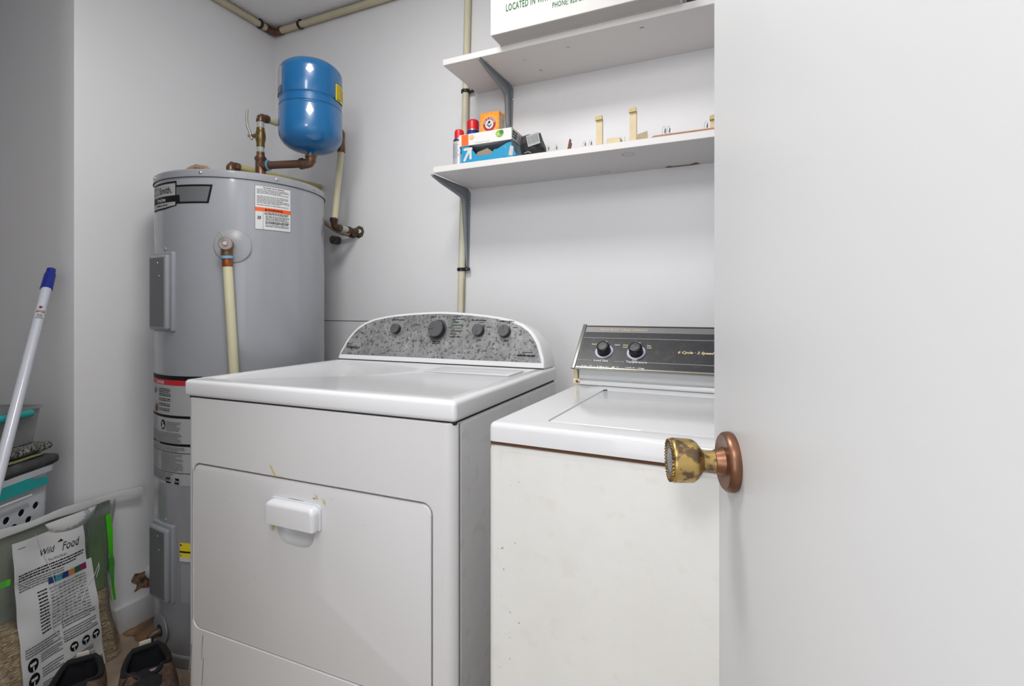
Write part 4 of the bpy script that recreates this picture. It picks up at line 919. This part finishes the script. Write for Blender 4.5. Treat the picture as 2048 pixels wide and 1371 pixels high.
def upright(u0, u1, vt, y, label, foot):
    a, b_ = px(u0, vt, y), px(u1, vt, y); wd = b_.x - a.x; hh = a.z - S2
    t = thing('beige_bracket', label, 'bracket', ((a.x + b_.x) / 2, y, S2), group='beige standing brackets')
    o = obj('post', prism([(-wd / 2 * 1.02, 0), (wd / 2 * 1.02, 0), (wd / 2, hh - .012), (-wd / 2, hh - .012)], 0, .003, M=MFx), BEI, t)
    obj('tip', prism([(-wd / 2 - .0008, hh - .013), (wd / 2 + .0004, hh - .012), (wd / 2 - .0005, hh - .001), (wd / 2 - .003, hh), (-wd / 2 + .002, hh - .0025), (-wd / 2 - .0008, hh - .005)], -.007, .003, M=MFx, bev=.0008, seg=1), mat('beige_tip', (190, 172, 118), rough=.5), t)
    obj('edge_strip', box(wd / 2 - .0006, -.0005, .002, wd / 2 + .0008, .0035, hh - .012), BEID, t)
    if foot: obj('foot', prism([(-.014, 0), (.014, 0), (.008, .012), (-.007, .012)], -.012, .004, M=MFx, bev=.001, seg=1), BEI, t)
    else: obj('foot', prism([(-.010, 0), (.0085, 0), (.007, .006), (-.006, .012)], -.004, .012, M=MFx), RBR if False else BEI, t)
upright(1192, 1205, 233, 1.42, 'shorter of the two beige standing brackets on the lower shelf', False)
upright(1259, 1273, 217, 1.42, 'taller of the two beige standing brackets on the lower shelf', True)
upright(1420, 1434, 231, 1.43, 'beige standing bracket next to the door edge on the lower shelf', False)
q0, q1 = px(1215, 279, 1.41), px(1242, 274, 1.41)
T = obj('flat_bracket', box(q0.x, 1.40, S2, q1.x, 1.43, q0.z - .0005, bev=.0012, seg=1), BEI); tag(T, 'flat beige bracket lying between the two beige standing brackets', 'bracket')
q = px(1251, 276, 1.42); T = thing('coiled_clip', 'small white clip with beige twist beside the taller beige bracket', 'clip', (q.x, 1.42, S2))
obj('tab', box(-.006, -.002, 0, -.002, .002, q.z - S2 + .006, bev=.0006, seg=1), CLW, T); obj('twist', tube([(-.001 + .004 * cos(k * .9), .002 * sin(k * .9), .002 + .0011 * k) for k in range(12)], .0012, 6), BEI, T)
q0, q1 = px(1275, 275, 1.47), px(1295, 262, 1.47)
T = obj('tilted_tag', prism([(q0.x, S2), (q1.x + .002, S2), (q1.x, q1.z), (q0.x, q1.z - .006)], 1.468, 1.472, M=MFx), BEI); tag(T, 'tilted beige plate behind the taller beige bracket', 'plate')
q0, q1 = px(1300, 272, 1.40), px(1470, 250, 1.40)
T = obj('wood_strip', prism([(-.300, S2 + .0002), (.0, S2 + .0002), (.0, S2 + .0062), (-.288, S2 + .0062)], 1.392, 1.425, M=MFx @ Matrix.Translation((q0.x + .30, 0, 0))), mat('orange_wood', (176, 124, 88), rough=.55, var=.25, vscale=20)); tag(T, 'thin orange-brown wooden strip lying along the front of the lower shelf', 'strip')

# ------------------------------------------------------------------ the niche on the left
T = thing('laundry_basket', 'white laundry basket with round holes and teal rim in the niche', 'basket', (-1.93, .84, 0), radians(-63.9))
# local: x along the side towards the viewer, visible side is y = 0, basket reaches into -y
BL, BD, BH, TP_ = .22, .42, .60, .018
def frustum(x0, y0, x1, y1, z0, z1, tp, r=.03, flip=False):
    b = BM(); lo = rrect(x0 + tp, y0 + tp, x1 - tp, y1 - tp, r, 5); hi = rrect(x0, y0, x1, y1, r, 5)
    A = [b.verts.new((x, y, z0)) for x, y in lo]; B = [b.verts.new((x, y, z1)) for x, y in hi]; n = len(A)
    b.faces.new(A[::-1]); b.faces.new(B)
    for i in range(n): b.faces.new((A[i], A[(i + 1) % n], B[(i + 1) % n], B[i]))
    return b
bk = obj('basket_body', frustum(0, -BD, BL, 0, 0, BH, TP_), WPL, T)
cuts = [frustum(.003, -BD + .003, BL - .003, -.003, .004, BH + .02, TP_, .028)]
for i in range(3):
    for j in range(5):
        cuts.append(cyl((.055 + .045 * i + (.022 if j % 2 else 0), -.08, .505 - .034 * j - .004 * i), (.055 + .045 * i + (.022 if j % 2 else 0), .03, .505 - .034 * j - .004 * i), .0105, 20))
boolean(bk, cuts)
obj('rim', frustum(-.012, -BD - .012, BL + .012, .012, BH - .004, BH + .014, .002, .036), WPL, T)
tb = BM()
merge(tb, prism([(.030, BH - .038), (BL - .02, BH - .038), (BL - .02, BH - .003), (.09, BH - .003), (.070, BH - .016), (.03, BH - .018)], -.001, .012, M=MFx))
obj('grip_band', tb, TEAL, T, label='teal grip band')
obj('handle_wire', tube([(.09, .015, BH - .052), (.20, .017, BH - .050)], .0035, 8), WPL, T)
o = obj('basket_contents', frustum(.01, -BD + .01, BL - .01, -.01, .01, BH - .02, TP_, .03), mat('dark_laundry', (30, 30, 34), rough=.95, col2=(54, 54, 60), vscale=18)); o.location = (-1.93, .84, 0); o.rotation_euler = (0, 0, radians(-63.9)); 
bb = [v.co.copy() for v in o.data.vertices]
o.location = Matrix.Rotation(radians(-63.9), 4, 'Z') @ Vector((BL / 2, -BD / 2, .01)) + Vector((-1.93, .84, 0))
tag(o, 'dark laundry filling the white basket, seen through its holes', 'laundry')
def slab(x0, y0, z0, x1, y1, z1, nx, ny, amp, seed, droop=.0):
    rnd = random.Random(seed); b = box(x0, y0, z0, x1, y1, z1, bev=min((z1 - z0) * .45, .012), seg=3)
    bmesh.ops.subdivide_edges(b, edges=[e for e in b.edges if e.calc_length() > .05], cuts=7, use_grid_fill=True)
    for v in b.verts:
        s = sin(v.co.x * 31 + seed) * cos(v.co.y * 27 + seed * 2) + .5 * sin(v.co.x * 70 + 3 * seed)
        v.co.z += amp * s + droop * max(0, (v.co.x - x0)) * 0
    return b
Mb = Matrix.Translation((-1.93, .84, 0)) @ Matrix.Rotation(radians(-63.9), 4, 'Z')
def inb(b): bmesh.ops.transform(b, matrix=Mb, verts=b.verts); return b
tag(obj('folded_blanket', inb(slab(-.010, -.40, BH + .017, .21, .016, BH + .046, 0, 0, .0022, 2)), mat('charcoal_fleece', (52, 52, 54), rough=.95, col2=(84, 84, 86), vscale=25, bump=1, bscale=160), ang=60), 'folded charcoal blanket, lowest on top of the laundry basket', 'blanket')
tag(obj('folded_towel', inb(slab(.035, -.37, BH + .050, .21, .004, BH + .058, 0, 0, .001, 5)), mat('olive_towel', (140, 142, 104), rough=.95), ang=60), 'olive green towel between the two dark folded pieces', 'towel')
km = bpy.data.materials.new('knit_zigzag'); km.use_nodes = True; N = km.node_tree.nodes; L = km.node_tree.links
tc = N.new('ShaderNodeTexCoord'); wv = N.new('ShaderNodeTexWave'); wv.inputs['Scale'].default_value = 34; wv.inputs['Distortion'].default_value = 9; wv.inputs['Detail Scale'].default_value = 6; cr = N.new('ShaderNodeValToRGB'); cr.color_ramp.elements[0].color = srgb((30, 30, 32)); cr.color_ramp.elements[1].color = srgb((150, 148, 142)); cr.color_ramp.elements[0].position = .35; cr.color_ramp.elements[1].position = .75
L.new(tc.outputs['Object'], wv.inputs[0]); L.new(wv.outputs['Fac'], cr.inputs[0]); L.new(cr.outputs[0], N['Principled BSDF'].inputs['Base Color']); N['Principled BSDF'].inputs['Roughness'].default_value = .9
tag(obj('folded_mat', inb(slab(.004, -.39, BH + .0625, .21, .008, BH + .085, 0, 0, .0020, 9)), km, ang=60), 'black and white knitted mat folded under the clear bin', 'mat')
T = thing('clear_bin', 'clear plastic storage bin with a teal handle, on top of the folded mat', 'bin', tuple(Mb @ Vector((.010, -.28, BH + .0885))), radians(-63.9))
z0_ = BH + .079
CLR = film('smoky_clear_plastic', (226, 227, 228), haze=.16, gloss=.02, rough=.25, bstr=.1)
b = frustum(0, 0, .20, .265, 0, .105, .012, .025); b.faces.ensure_lookup_table()
top_f = [f for f in b.faces if all(abs(v.co.z - .105) < 1e-5 for v in f.verts)]; bmesh.ops.delete(b, geom=top_f, context='FACES_ONLY')
bn = obj('bin_body', b, CLR, T); md = bn.modifiers.new('s', 'SOLIDIFY'); md.thickness = .0018
b = tube([(x, y, .105) for x, y in rrect(-.004, -.004, .204, .269, .028, 5)], .0035, 8, closed=True); obj('bin_rim', b, CLR, T)
obj('handle', tube([(.055, .272, .094), (.060, .276, .094), (.18, .276, .094), (.185, .272, .094)], [.008, .0105, .0105, .008], 16), TEAL, T, label='teal handle')

# mop handle
A_, B_ = Vector((-1.981, .858, 1.213)), Vector((-1.721, .649, .726)); dm = (B_ - A_).normalized(); L0 = -A_.z / dm.z
T = thing('mop_handle', 'white mop handle with blue end cap leaning in the niche', 'mop', tuple(A_ + dm * L0))
ps = lambda t: A_ + dm * t
obj('pole', tube([ps(.074), ps(.5), ps(L0 - .012)], .0128, 24), mat('pole_white', (205, 208, 218), rough=.3, coat=.3), T, world=True)
obj('end_cap', tube([ps(0), ps(.0015), ps(.018), ps(.020), ps(.022), ps(.078), ps(.0785)], [.009, .0112, .0118, .0135, .0140, .0150, .0128], 28), mat('cap_blue', (22, 42, 140), rough=.35), T, world=True)
side = Vector((0, 0, CAM_H)) - ps(.2); nrm = (side - dm * side.dot(dm)).normalized(); tgx = dm.cross(nrm)
if tgx.x < 0: tgx = -tgx
def pmap_(x, y, h): a = x / .0128; return ps(.15 + y) + (nrm * cos(a) + tgx * sin(a)) * (.0128 + h + .0003)
p = Print(pmap_, gridu=.003)
BRN = mat('logo_brown', (150, 84, 58), rough=.5)
p.disc(-.002, .004, .0038, mat('logo_dark', (92, 58, 44), rough=.5), .0045); p.rect(-.0095, .014, .0095, .0215, BRN); p.layer(); p.rect(-.007, .0165, .007, .0190, mat('logo_cream', (214, 190, 160), rough=.5))
p.greek(-.007, -.0, .007, 1, .001, BRN); 
for k in range(4): p.rect(-.006, .027 + .003 * k, .006, .0285 + .003 * k, INKL)
p.rect(-.009, .0405, .009, .0420, INKG); p.done('pole_print', T, world=True)

# ------------------------------------------------------------------ bird-seed bag standing against the left wall
T = thing('seed_bag', 'clear and green plastic bag of wild bird food standing against the left wall', 'bag', (-1.80, .72, 0))
YA, YE, ZTOP = .615, .975, .462
def bkx(y): return -1.889 + .055 * max(0, (.95 - y)) / .30
def wr(y, z, s=1.0): return .004 * s * sin(19 * y + 11 * z) + .003 * s * sin(41 * y - 23 * z + 1) + .002 * s * sin(67 * z + 29 * y)
def edge(y, z):   # right edge of the bag widens towards the floor
    return YE + .012 * max(0, (.2 - z)) / .2 * 1.2 - .012 * sin(9 * z)
def bagx(y, z, off=0.0):
    e = edge(y, z); t = min(max((y - YA) / (e - YA), 0), 1)
    prof_z = .088 * (1 - (z / ZTOP) ** 1.25) + .010
    side_ = min(1, ((1 - t) / .12)) ** .5 if t > .88 else 1
    side_ = side_ * (min(1, t / .1) ** .6)
    return bkx(y) + .006 + prof_z * side_ + wr(y, z) * side_ + off
def sheet(y0, y1, z0, z1, ny, nz, off, yfun=None):
    b = BM(); V = []
    for j in range(nz + 1):
        z = z0 + (z1 - z0) * j / nz
        row = []
        for i in range(ny + 1):
            t = i / ny; e = edge(1, z); ya = y0; yb = e if y1 is None else y1
            y = ya + (yb - ya) * t; row.append(b.verts.new((bagx(y, z, off), y, z)))
        V.append(row)
    for j in range(nz):
        for i in range(ny): b.faces.new((V[j][i], V[j][i + 1], V[j + 1][i + 1], V[j + 1][i]))
    return b
FILM = film('bag_film', (240, 243, 240), haze=.06, gloss=.01, rough=.10, bscale=5, bstr=.35)
b = sheet(YA, None, .0, ZTOP, 48, 40, .004)
bf = obj('film', b, FILM, T, world=True, ang=60)
b = BM()
# green printed back film
V = [[b.verts.new((bkx(y) - .003 + .001 * sin(20 * y), y, z)) for y in [YA + (YE - YA) * i / 12 for i in range(13)]] for z in [0, .1, .2, .3, .4, ZTOP]]
for j in range(5):
    for i in range(12): b.faces.new((V[j][i], V[j][i + 1], V[j + 1][i + 1], V[j + 1][i]))
obj('back_film', b, mat('green_tinted_back', (138, 148, 130), rough=.5, col2=(150, 152, 146), vscale=7), T, world=True, ang=60)
# seed fill
SEED = bpy.data.materials.new('seed_mix'); SEED.use_nodes = True; N = SEED.node_tree.nodes; L = SEED.node_tree.links
tc = N.new('ShaderNodeTexCoord'); vo = N.new('ShaderNodeTexVoronoi'); vo.inputs['Scale'].default_value = 170; mp = N.new('ShaderNodeMapping'); mp.inputs['Scale'].default_value = (1, .55, 1.5); L.new(tc.outputs['Object'], mp.inputs[0]); L.new(mp.outputs[0], vo.inputs[0])
cr = N.new('ShaderNodeValToRGB'); cr.color_ramp.elements[0].color = srgb((112, 86, 64)); cr.color_ramp.elements[1].color = srgb((222, 192, 150)); L.new(vo.outputs['Color'], cr.inputs[0]); L.new(cr.outputs[0], N['Principled BSDF'].inputs['Base Color'])
bp = N.new('ShaderNodeBump'); bp.inputs['Strength'].default_value = .8; bp.inputs['Distance'].default_value = .004; L.new(vo.outputs['Distance'], bp.inputs['Height']); L.new(bp.outputs[0], N['Principled BSDF'].inputs['Normal']); N['Principled BSDF'].inputs['Roughness'].default_value = .7
b = BM(); ny, nz = 40, 16; F = []; Bk = []
for j in range(nz + 1):
    rf, rb = [], []
    for i in range(ny + 1):
        y = YA + .01 + (edge(1, .1) - .006 - YA - .01) * i / ny
        zt = .225 + .012 * sin(13 * y) + .02 * (y - .9); z = .002 + (zt - .002) * j / nz
        y = min(y, edge(1, z) - .004)
        rf.append(b.verts.new((bagx(y, z, -.002) , y, z))); rb.append(b.verts.new((bkx(y) + .001, y, z)))
    F.append(rf); Bk.append(rb)
for j in range(nz):
    for i in range(ny): b.faces.new((F[j][i], F[j][i + 1], F[j + 1][i + 1], F[j + 1][i])); b.faces.new((Bk[j][i], Bk[j + 1][i], Bk[j + 1][i + 1], Bk[j][i + 1]))
for i in range(ny): b.faces.new((F[nz][i], F[nz][i + 1], Bk[nz][i + 1], Bk[nz][i])); b.faces.new((F[0][i], Bk[0][i], Bk[0][i + 1], F[0][i + 1]))
for j in range(nz):
    for i in (0, ny): b.faces.new((F[j][i], F[j + 1][i], Bk[j + 1][i], Bk[j][i]))
kind_of(obj('seed_fill', b, SEED, T, world=True, ang=60), 'stuff')
# white printed back panel, with the print laid on it
def lab(a, c, h):   # a: 0..1 across, c: 0..1 up
    K = ((-1, -1), (0, 0), (.075, .100), (.205, .270), (.31, .400), (.58, .700), (.79, .880), (1, 1), (2, 2))
    for (c0, g0), (c1, g1) in zip(K, K[1:]):
        if c0 <= c <= c1: c = g0 + (g1 - g0) * (c - c0) / (c1 - c0); break
    z = .004 + .440 * c; y = .700 + (.010 if c > .6 else .010 * c / .6) * 0 + (.188 + .020 * max(0, .66 - c)) * a - .012 * (1 - c) * (1 - a)
    return Vector((bagx(y, z, .0062 + h), y, z))
p = Print(lab, gridu=.04, lift=.0004)
LW = mat('bag_panel_white', (210, 211, 212), rough=.5)
p.rect(0, 0, 1, .61, LW, gv=.02); p.rect(0, .61, .93, 1.0, LW, gv=.02); p.layer(); p.layer()
p.h += .0006
p.text('Wild', .32, .770, .085, INK, xs=1.1, shear=.3); p.text('Food', .60, .755, .105, INK, xs=1.05, shear=.3); p.text('The Wild Birder', .42, .715, .028, INKG, xs=1.3)
p.poly([(.555, .845), (.60, .875), (.63, .845)], INK); p.greek(.06, .93, .16, 1, .012, INK)
p.greek(.05, .700, .92, 3, .019, INK); p.greek(.05, .640, .62, 4, .017, INKG)
for i, c_ in enumerate(((40, 60, 110), (60, 150, 170), (30, 60, 130), (200, 130, 70), (40, 90, 70), (130, 40, 80))):
    p.rect(.40 + .085 * i, .560, .485 + .085 * i, .600, mat('swatch_%s' % ('navy', 'teal', 'cobalt', 'tan', 'pine', 'plum')[i], c_, rough=.5))
for j in range(13):
    z_ = .545 - .018 * j; p.greek(.26, z_, .38, 1, .012, INK, wt=.6)
    for i in range(9): p.rect(.41 + .055 * i, z_ - .011, .455 + .055 * i, z_ - .0075 + random.uniform(-.001, .003), INKG)
    p.rect(.40, z_ - .0155, .91, z_ - .0148, INKL)
for i in range(8): p.rect(.40 + .064 * i, .318, .402 + .064 * i, .552, INKL)
p.greek(.05, .290, .48, 4, .013, INKG); p.greek(.52, .320, .96, 3, .013, INKG)
for j, c_ in enumerate((.212, .150, .088)):
    p.ring(.12, c_, .040, .075, INK, n=20) if False else None
def icon(a, c, r):
    k_ = .44 / .19; pts = lambda q: [(a + q * cos(2 * pi * i / 24), c + q / k_ * sin(2 * pi * i / 24)) for i in range(24)]
    p.poly(pts(r), INK); h_ = p.h; p.layer(); p.poly([(a - r * .55, c - r * .1 / k_), (a + r * .55, c - r * .1 / k_), (a + r * .6, c + r * .35 / k_), (a - r * .6, c + r * .35 / k_)], LW); p.rect(a - r * .12, c - r * .95 / k_, a + r * .12, c - r * .2 / k_, LW); p.h = h_
for c_ in (.205, .140, .075): icon(.13, c_, .066); p.greek(.23, c_ + .026, .50, 4, .011, INKG)
for a_ in (.63, .78, .92): icon(a_, .175 + .0, .052)
p.greek(.52, .270, .96, 4, .012, INKG); p.greek(.52, .130, .90, 5, .012, INKG); p.rect(.80, .010, .98, .055, INKL)
p.greek(.52, .222, .98, 1, .010, INK)
for k in range(14): p.rect(.82 + .011 * k, .014, .825 + .011 * k + random.uniform(0, .003), .045, INK)
p.done('printed_panel', T, world=True)
# green side strips
GRN = mat('lime_green_print', (72, 190, 30), rough=.35)
for pts in ([(.960, .425, 0), (.962, .38, 0), (.958, .33, 0), (.955, .30, 0), (.966, .27, 0), (.974, .24, 0), (.980, .20, 0), (.982, .15, 0)],):
    b = BM(); prev = None; wds = [.012, .018, .016, .012, .034, .022, .010, .008, .006]
    for k, (y, z, _) in enumerate(pts):
        yy = min(y, edge(1, z) - .001); w_ = wds[k]
        cur = (b.verts.new((bagx(yy - w_, z, .0085), yy - w_, z)), b.verts.new((bagx(yy - .006, z, .0115), yy - .0005, z)))
        if prev: b.faces.new((prev[0], prev[1], cur[1], cur[0]))
        prev = cur
    obj('green_strip', b, GRN, T, world=True, ang=80)
b = BM(); v = [b.verts.new(q) for q in ((bagx(.63, .342, .006), .63, .342), (bagx(.688, .344, .006), .688, .344), (bagx(.69, .360, .006), .69, .360), (bagx(.63, .358, .006), .63, .358))]; b.faces.new(v); obj('green_patch', b, GRN, T, world=True)
GP = film('green_translucent_film', (170, 196, 160), haze=.45, gloss=.0, rough=.2, bscale=5, bstr=.2, milk=(122, 146, 110))
b = BM(); V = []
for j in range(13):
    z = .225 + (.425 - .225) * j / 12; V.append([b.verts.new((bagx(y, z, .0052), y, z)) for y in [.885 + (.955 - .885) * i / 8 for i in range(9)]])
for j in range(12):
    for i in range(8): b.faces.new((V[j][i], V[j][i + 1], V[j + 1][i + 1], V[j + 1][i]))
obj('green_window', b, GP, T, world=True, ang=60)
# sealed top seam
SE = film('seam_film', (240, 240, 240), haze=.78, gloss=.03, rough=.12, bscale=14, bstr=.35, milk=(232, 234, 234))
b = BM(); R_ = []
for i in range(61):
    y = .60 + (1.068 - .60) * i / 60; z = .476 + .002 * sin(40 * y) - .012 * max(0, (y - .9)) / .17; x = max(bkx(y) + .009, -1.893) + .0015 * sin(23 * y)
    hh = .0105 + .0020 * sin(31 * y)
    R_.append([b.verts.new((x + dx_, y, z + dz_)) for dx_, dz_ in ((.0028, -hh), (.0045, 0), (.0018, hh), (-.0018, hh), (-.0045, 0), (-.0028, -hh))])
for A, B in zip(R_, R_[1:]):
    for k in range(6): b.faces.new((A[k], A[(k + 1) % 6], B[(k + 1) % 6], B[k]))
b.faces.new(R_[0]); b.faces.new(R_[-1][::-1])
obj('top_seam', b, SE, T, world=True, ang=70)
b = BM(); R_ = []
for i in range(17):
    t = i / 16; y = .775 + .145 * t; d_ = sin(pi * t) ** .6
    R_.append([b.verts.new((bagx(y, .445, .010 + .012 * d_ * sin(pi * s)), y, .468 - .052 * d_ * s)) for s in (0, .25, .5, .75, 1)])
for A, B in zip(R_, R_[1:]):
    for k in range(4): b.faces.new((A[k], A[k + 1], B[k + 1], B[k]))
obj('handle_cutout', b, SE, T, world=True, ang=70)
for pts in ([(.752, .452), (.765, .40), (.780, .34), (.792, .27), (.800, .20), (.803, .15)], [(.870, .285), (.850, .255), (.835, .225), (.842, .215)], [(.905, .300), (.890, .272), (.868, .250), (.850, .215), (.846, .185)], [(.803, .235), (.812, .222), (.826, .226)], [(.70, .345), (.715, .330), (.74, .310)], [(.770, .190), (.785, .155), (.80, .140), (.815, .146)], [(.905, .302), (.903, .285), (.893, .262)], [(.700, .44), (.702, .39), (.699, .345), (.708, .325)]):
    P_ = [Vector((bagx(y, z, .0085), y, z)) for y, z in pts]; Q_ = []
    for a, b_ in zip(P_, P_[1:]): Q_ += [a.lerp(b_, k / 4) for k in range(4)]
    obj('crease_shine', tube(Q_ + [P_[-1]], [.0003 + .0006 * sin(pi * k / len(Q_)) ** .7 for k in range(len(Q_) + 1)], 6), SE, T, world=True)  # thin ridges along the creases, their shine put into a milky pale colour

# ------------------------------------------------------------------ trail shoes on the floor
def shoe(label, x, y, rz, tongue):
    t = thing('trail_shoe', label, 'shoe', (x, y, 0), rz, group='pair of brown trail shoes')
    Lh = .285
    def hw(s): return .034 + .022 * sin(pi * min(1, s * .92 + .08)) ** .7 + .006 * sin(pi * max(0, s - .45) / .55)      # half width, s: 0 heel .. 1 toe
    def hw_(s):
        e = 1
        if s < .08: e = sqrt(max(0, 1 - ((.08 - s) / .08) ** 2)) * .75 + .25 * (s / .08)
        if s > .86: e = sqrt(max(0, 1 - ((s - .86) / .14) ** 2))
        return max(.001, hw(s) * e)
    def topz(s):   # rim height round the opening then the vamp ridge
        return .098 - .020 * sin(pi * min(s / .42, 1)) if s < .42 else .092 - .040 * ((s - .42) / .58) ** .8
    b = BM(); ns, nc = 36, 10; G = {}
    for side in (-1, 1):
        rows = []
        for i in range(ns + 1):
            s = i / ns; w_ = hw_(s); zt = topz(s); row = []
            op = .042 * sin(pi * min(1, (s + .03) / .49)) ** .5 if s < .46 else 0
            op = min(op, w_ * .86)
            for k in range(nc + 1):
                q = k / nc; a = q * pi / 2
                yy = side * (op + (w_ * 1.02 - op) * cos(a) ** .8 if q < 1 else op); zz_ = .020 + (zt - .020) * sin(a) ** .75
                row.append(b.verts.new((s * Lh - .105, yy, zz_)))
            rows.append(row)
        G[side] = rows
        for A, B in zip(rows, rows[1:]):
            for k in range(nc): b.faces.new((A[k], A[k + 1], B[k + 1], B[k]))
    # heel and toe closing strips
    for i in (0, ns):
        A, B = G[-1][i], G[1][i]
        for k in range(nc): b.faces.new((A[k], A[k + 1], B[k + 1], B[k]))
    bmesh.ops.remove_doubles(b, verts=b.verts, dist=.0012)
    up = obj('upper', b, [mat('shoe_brown_mesh', (112, 88, 74), rough=.85, col2=(86, 68, 58), vscale=120, bump=1, bscale=400), mat('shoe_lining_black', (26, 28, 34), rough=.95, bump=.6, bscale=300)], t, ang=60)
    md = up.modifiers.new('s', 'SOLIDIFY'); md.thickness = .004; md.offset = -1; md.material_offset = 1; md.material_offset_rim = 1
    ol = [(s * Lh - .105, hw_(s) * 1.10 + .002) for s in [i / 30 for i in range(31)]]; poly = ol + [(a, -c) for a, c in ol[::-1]]
    poly = [q for i, q in enumerate(poly) if i == 0 or (Vector(q) - Vector(poly[i - 1])).length > .0015]
    obj('sole', prism(poly, 0, .022, bev=.003), mat('shoe_sole_tan', (176, 130, 84), rough=.7), t)
    obj('tread', prism([(a, c * .97) for a, c in poly], -.0005, .008), mat('shoe_tread_black', (30, 28, 28), rough=.8), t)
    rim = []
    for i in range(1, 18): s = i / 38; rim.append((s * Lh - .105, min(.042 * sin(pi * min(1, (s + .03) / .49)) ** .5, hw_(s) * .86), topz(s)))
    ring_ = rim + [(a, -c, z) for a, c, z in rim[::-1]]
    obj('collar', tube(ring_, .0062, 12, closed=True), mat('shoe_collar_black', (24, 24, 27), rough=.9, bump=.5, bscale=300), t)
    obj('heel_patch', tube([(-.103, -.018, .046), (-.1105, 0, .050), (-.103, .018, .046)], [.004, .0055, .004], 12), mat('shoe_heel_tan', (186, 140, 90), rough=.6), t)
    obj('pull_tab', box(-.116, -.012, .080, -.108, .012, .104, bev=.003, seg=2), mat('shoe_cream_tab', (206, 196, 184), rough=.7), t)
    obj('side_panel', tube([(-.070, .0450, .046), (-.02, .0500, .042), (.05, .0510, .040)], [.006, .0075, .005], 10), mat('shoe_side_orange', (176, 120, 66), rough=.6), t)
    obj('side_panel', tube([(-.070, -.0450, .046), (-.02, -.0500, .042), (.05, -.0510, .040)], [.006, .0075, .005], 10), mat('shoe_side_orange', (176, 120, 66)), t)
    ins = obj('insole', prism([(a * .93, c * .82) for a, c in poly if a < .09], .018, .044), mat('shoe_insole_dark', (40, 46, 58), rough=.9), t)
    p = Print(planemap((0, 0, .0442), (1, 0, 0), (0, 1, 0)), lift=.0004)
    p.poly(rrect(-.055, -.016, .000, .004, .004), mat('insole_grey_label', (132, 136, 144), rough=.7)); p.poly([(-.085, .006), (-.06, .014), (-.02, .026), (-.045, .032), (-.085, .024)], mat('insole_pink_grip', (186, 160, 146), rough=.8))
    p.layer()
    for k in range(8): p.rect(-.050 + .006 * k, -.013, -.047 + .006 * k, .001, INK)
    p.done('insole_print', t)
    tg_ = [(.052, -.022, .072), (.036, -.024, .084 + tongue), (.026, 0, .090 + tongue), (.036, .024, .084 + tongue), (.052, .022, .072), (.056, 0, .078)]
    b = BM(); A = [b.verts.new(q) for q in tg_]; b.faces.new(A); r_ = bmesh.ops.extrude_face_region(b, geom=b.faces[:]); bmesh.ops.translate(b, vec=(.007, 0, .004), verts=[v for v in r_['geom'] if isinstance(v, bmesh.types.BMVert)])
    bmesh.ops.bevel(b, geom=b.edges[:], offset=.002, segments=2, affect='EDGES')
    obj('tongue', b, mat('shoe_collar_black', (24, 24, 27)), t, ang=60)
    for k in range(4):
        xx = .030 + .020 * k; zz_ = topz((xx + .105) / Lh) + .003
        obj('lace', tube([(xx - .006, -.020, zz_ - .006), (xx, -.008, zz_ + .001), (xx + .002, .008, zz_ + .001), (xx - .004, .020, zz_ - .006)], .0024, 8), mat('lace_dark_brown', (58, 46, 40), rough=.8), t)
    obj('lace', tube([(.026, -.012, .090), (.010, -.034, .098), (.024, -.048, .088), (.040, -.036, .086), (.030, -.014, .092)], .0024, 8), mat('lace_dark_brown', (58, 46, 40)), t, label='loose lace loop')
    t.scale = (1.10, 1.22, 1.22)
    return t
shoe('brown trail shoe with black lining, its heel against the water heater side', -1.466, .846, radians(-27), .004)
shoe('brown trail shoe nearer the viewer, cut off by the bottom edge, beside the seed bag', -1.582, .728, radians(-36), .012)
# buckled floor covering by the skirting board
b = BM(); V = []
for j in range(15):
    yy = 1.30 - .29 * j / 14; row = []
    for i in range(15):
        xx = -1.888 + .19 * i / 14
        e = min(i, 14 - i, j, 14 - j) / 4; e = min(1, e)
        row.append(b.verts.new((xx + .006 * sin(9 * j), yy + .006 * sin(5 * i), .001 + e * (.012 + .010 * sin(34 * xx + 12 * yy) + .006 * sin(60 * yy - 20 * xx)))))
    V.append(row)
for row in V:
    for v in row:
        d = Vector((v.co.x - HC.x, v.co.y - HC.y)); 
        if d.length < .270: d = d.normalized() * .270; v.co.x, v.co.y = max(HC.x + d.x, -1.8925), HC.y + d.y
for j in range(14):
    for i in range(14): b.faces.new((V[j][i], V[j][i + 1], V[j + 1][i + 1], V[j + 1][i]))
o = obj('crumpled_paper', b, mat('brown_glossy_sheet', (176, 136, 92), rough=.3, col2=(120, 88, 62), vscale=14, bump=.6, bscale=40), ang=80)
md = o.modifiers.new('s', 'SOLIDIFY'); md.thickness = .0012
tag(o, 'crumpled shiny brown sheet on the floor between baseboard and water heater', 'sheet')
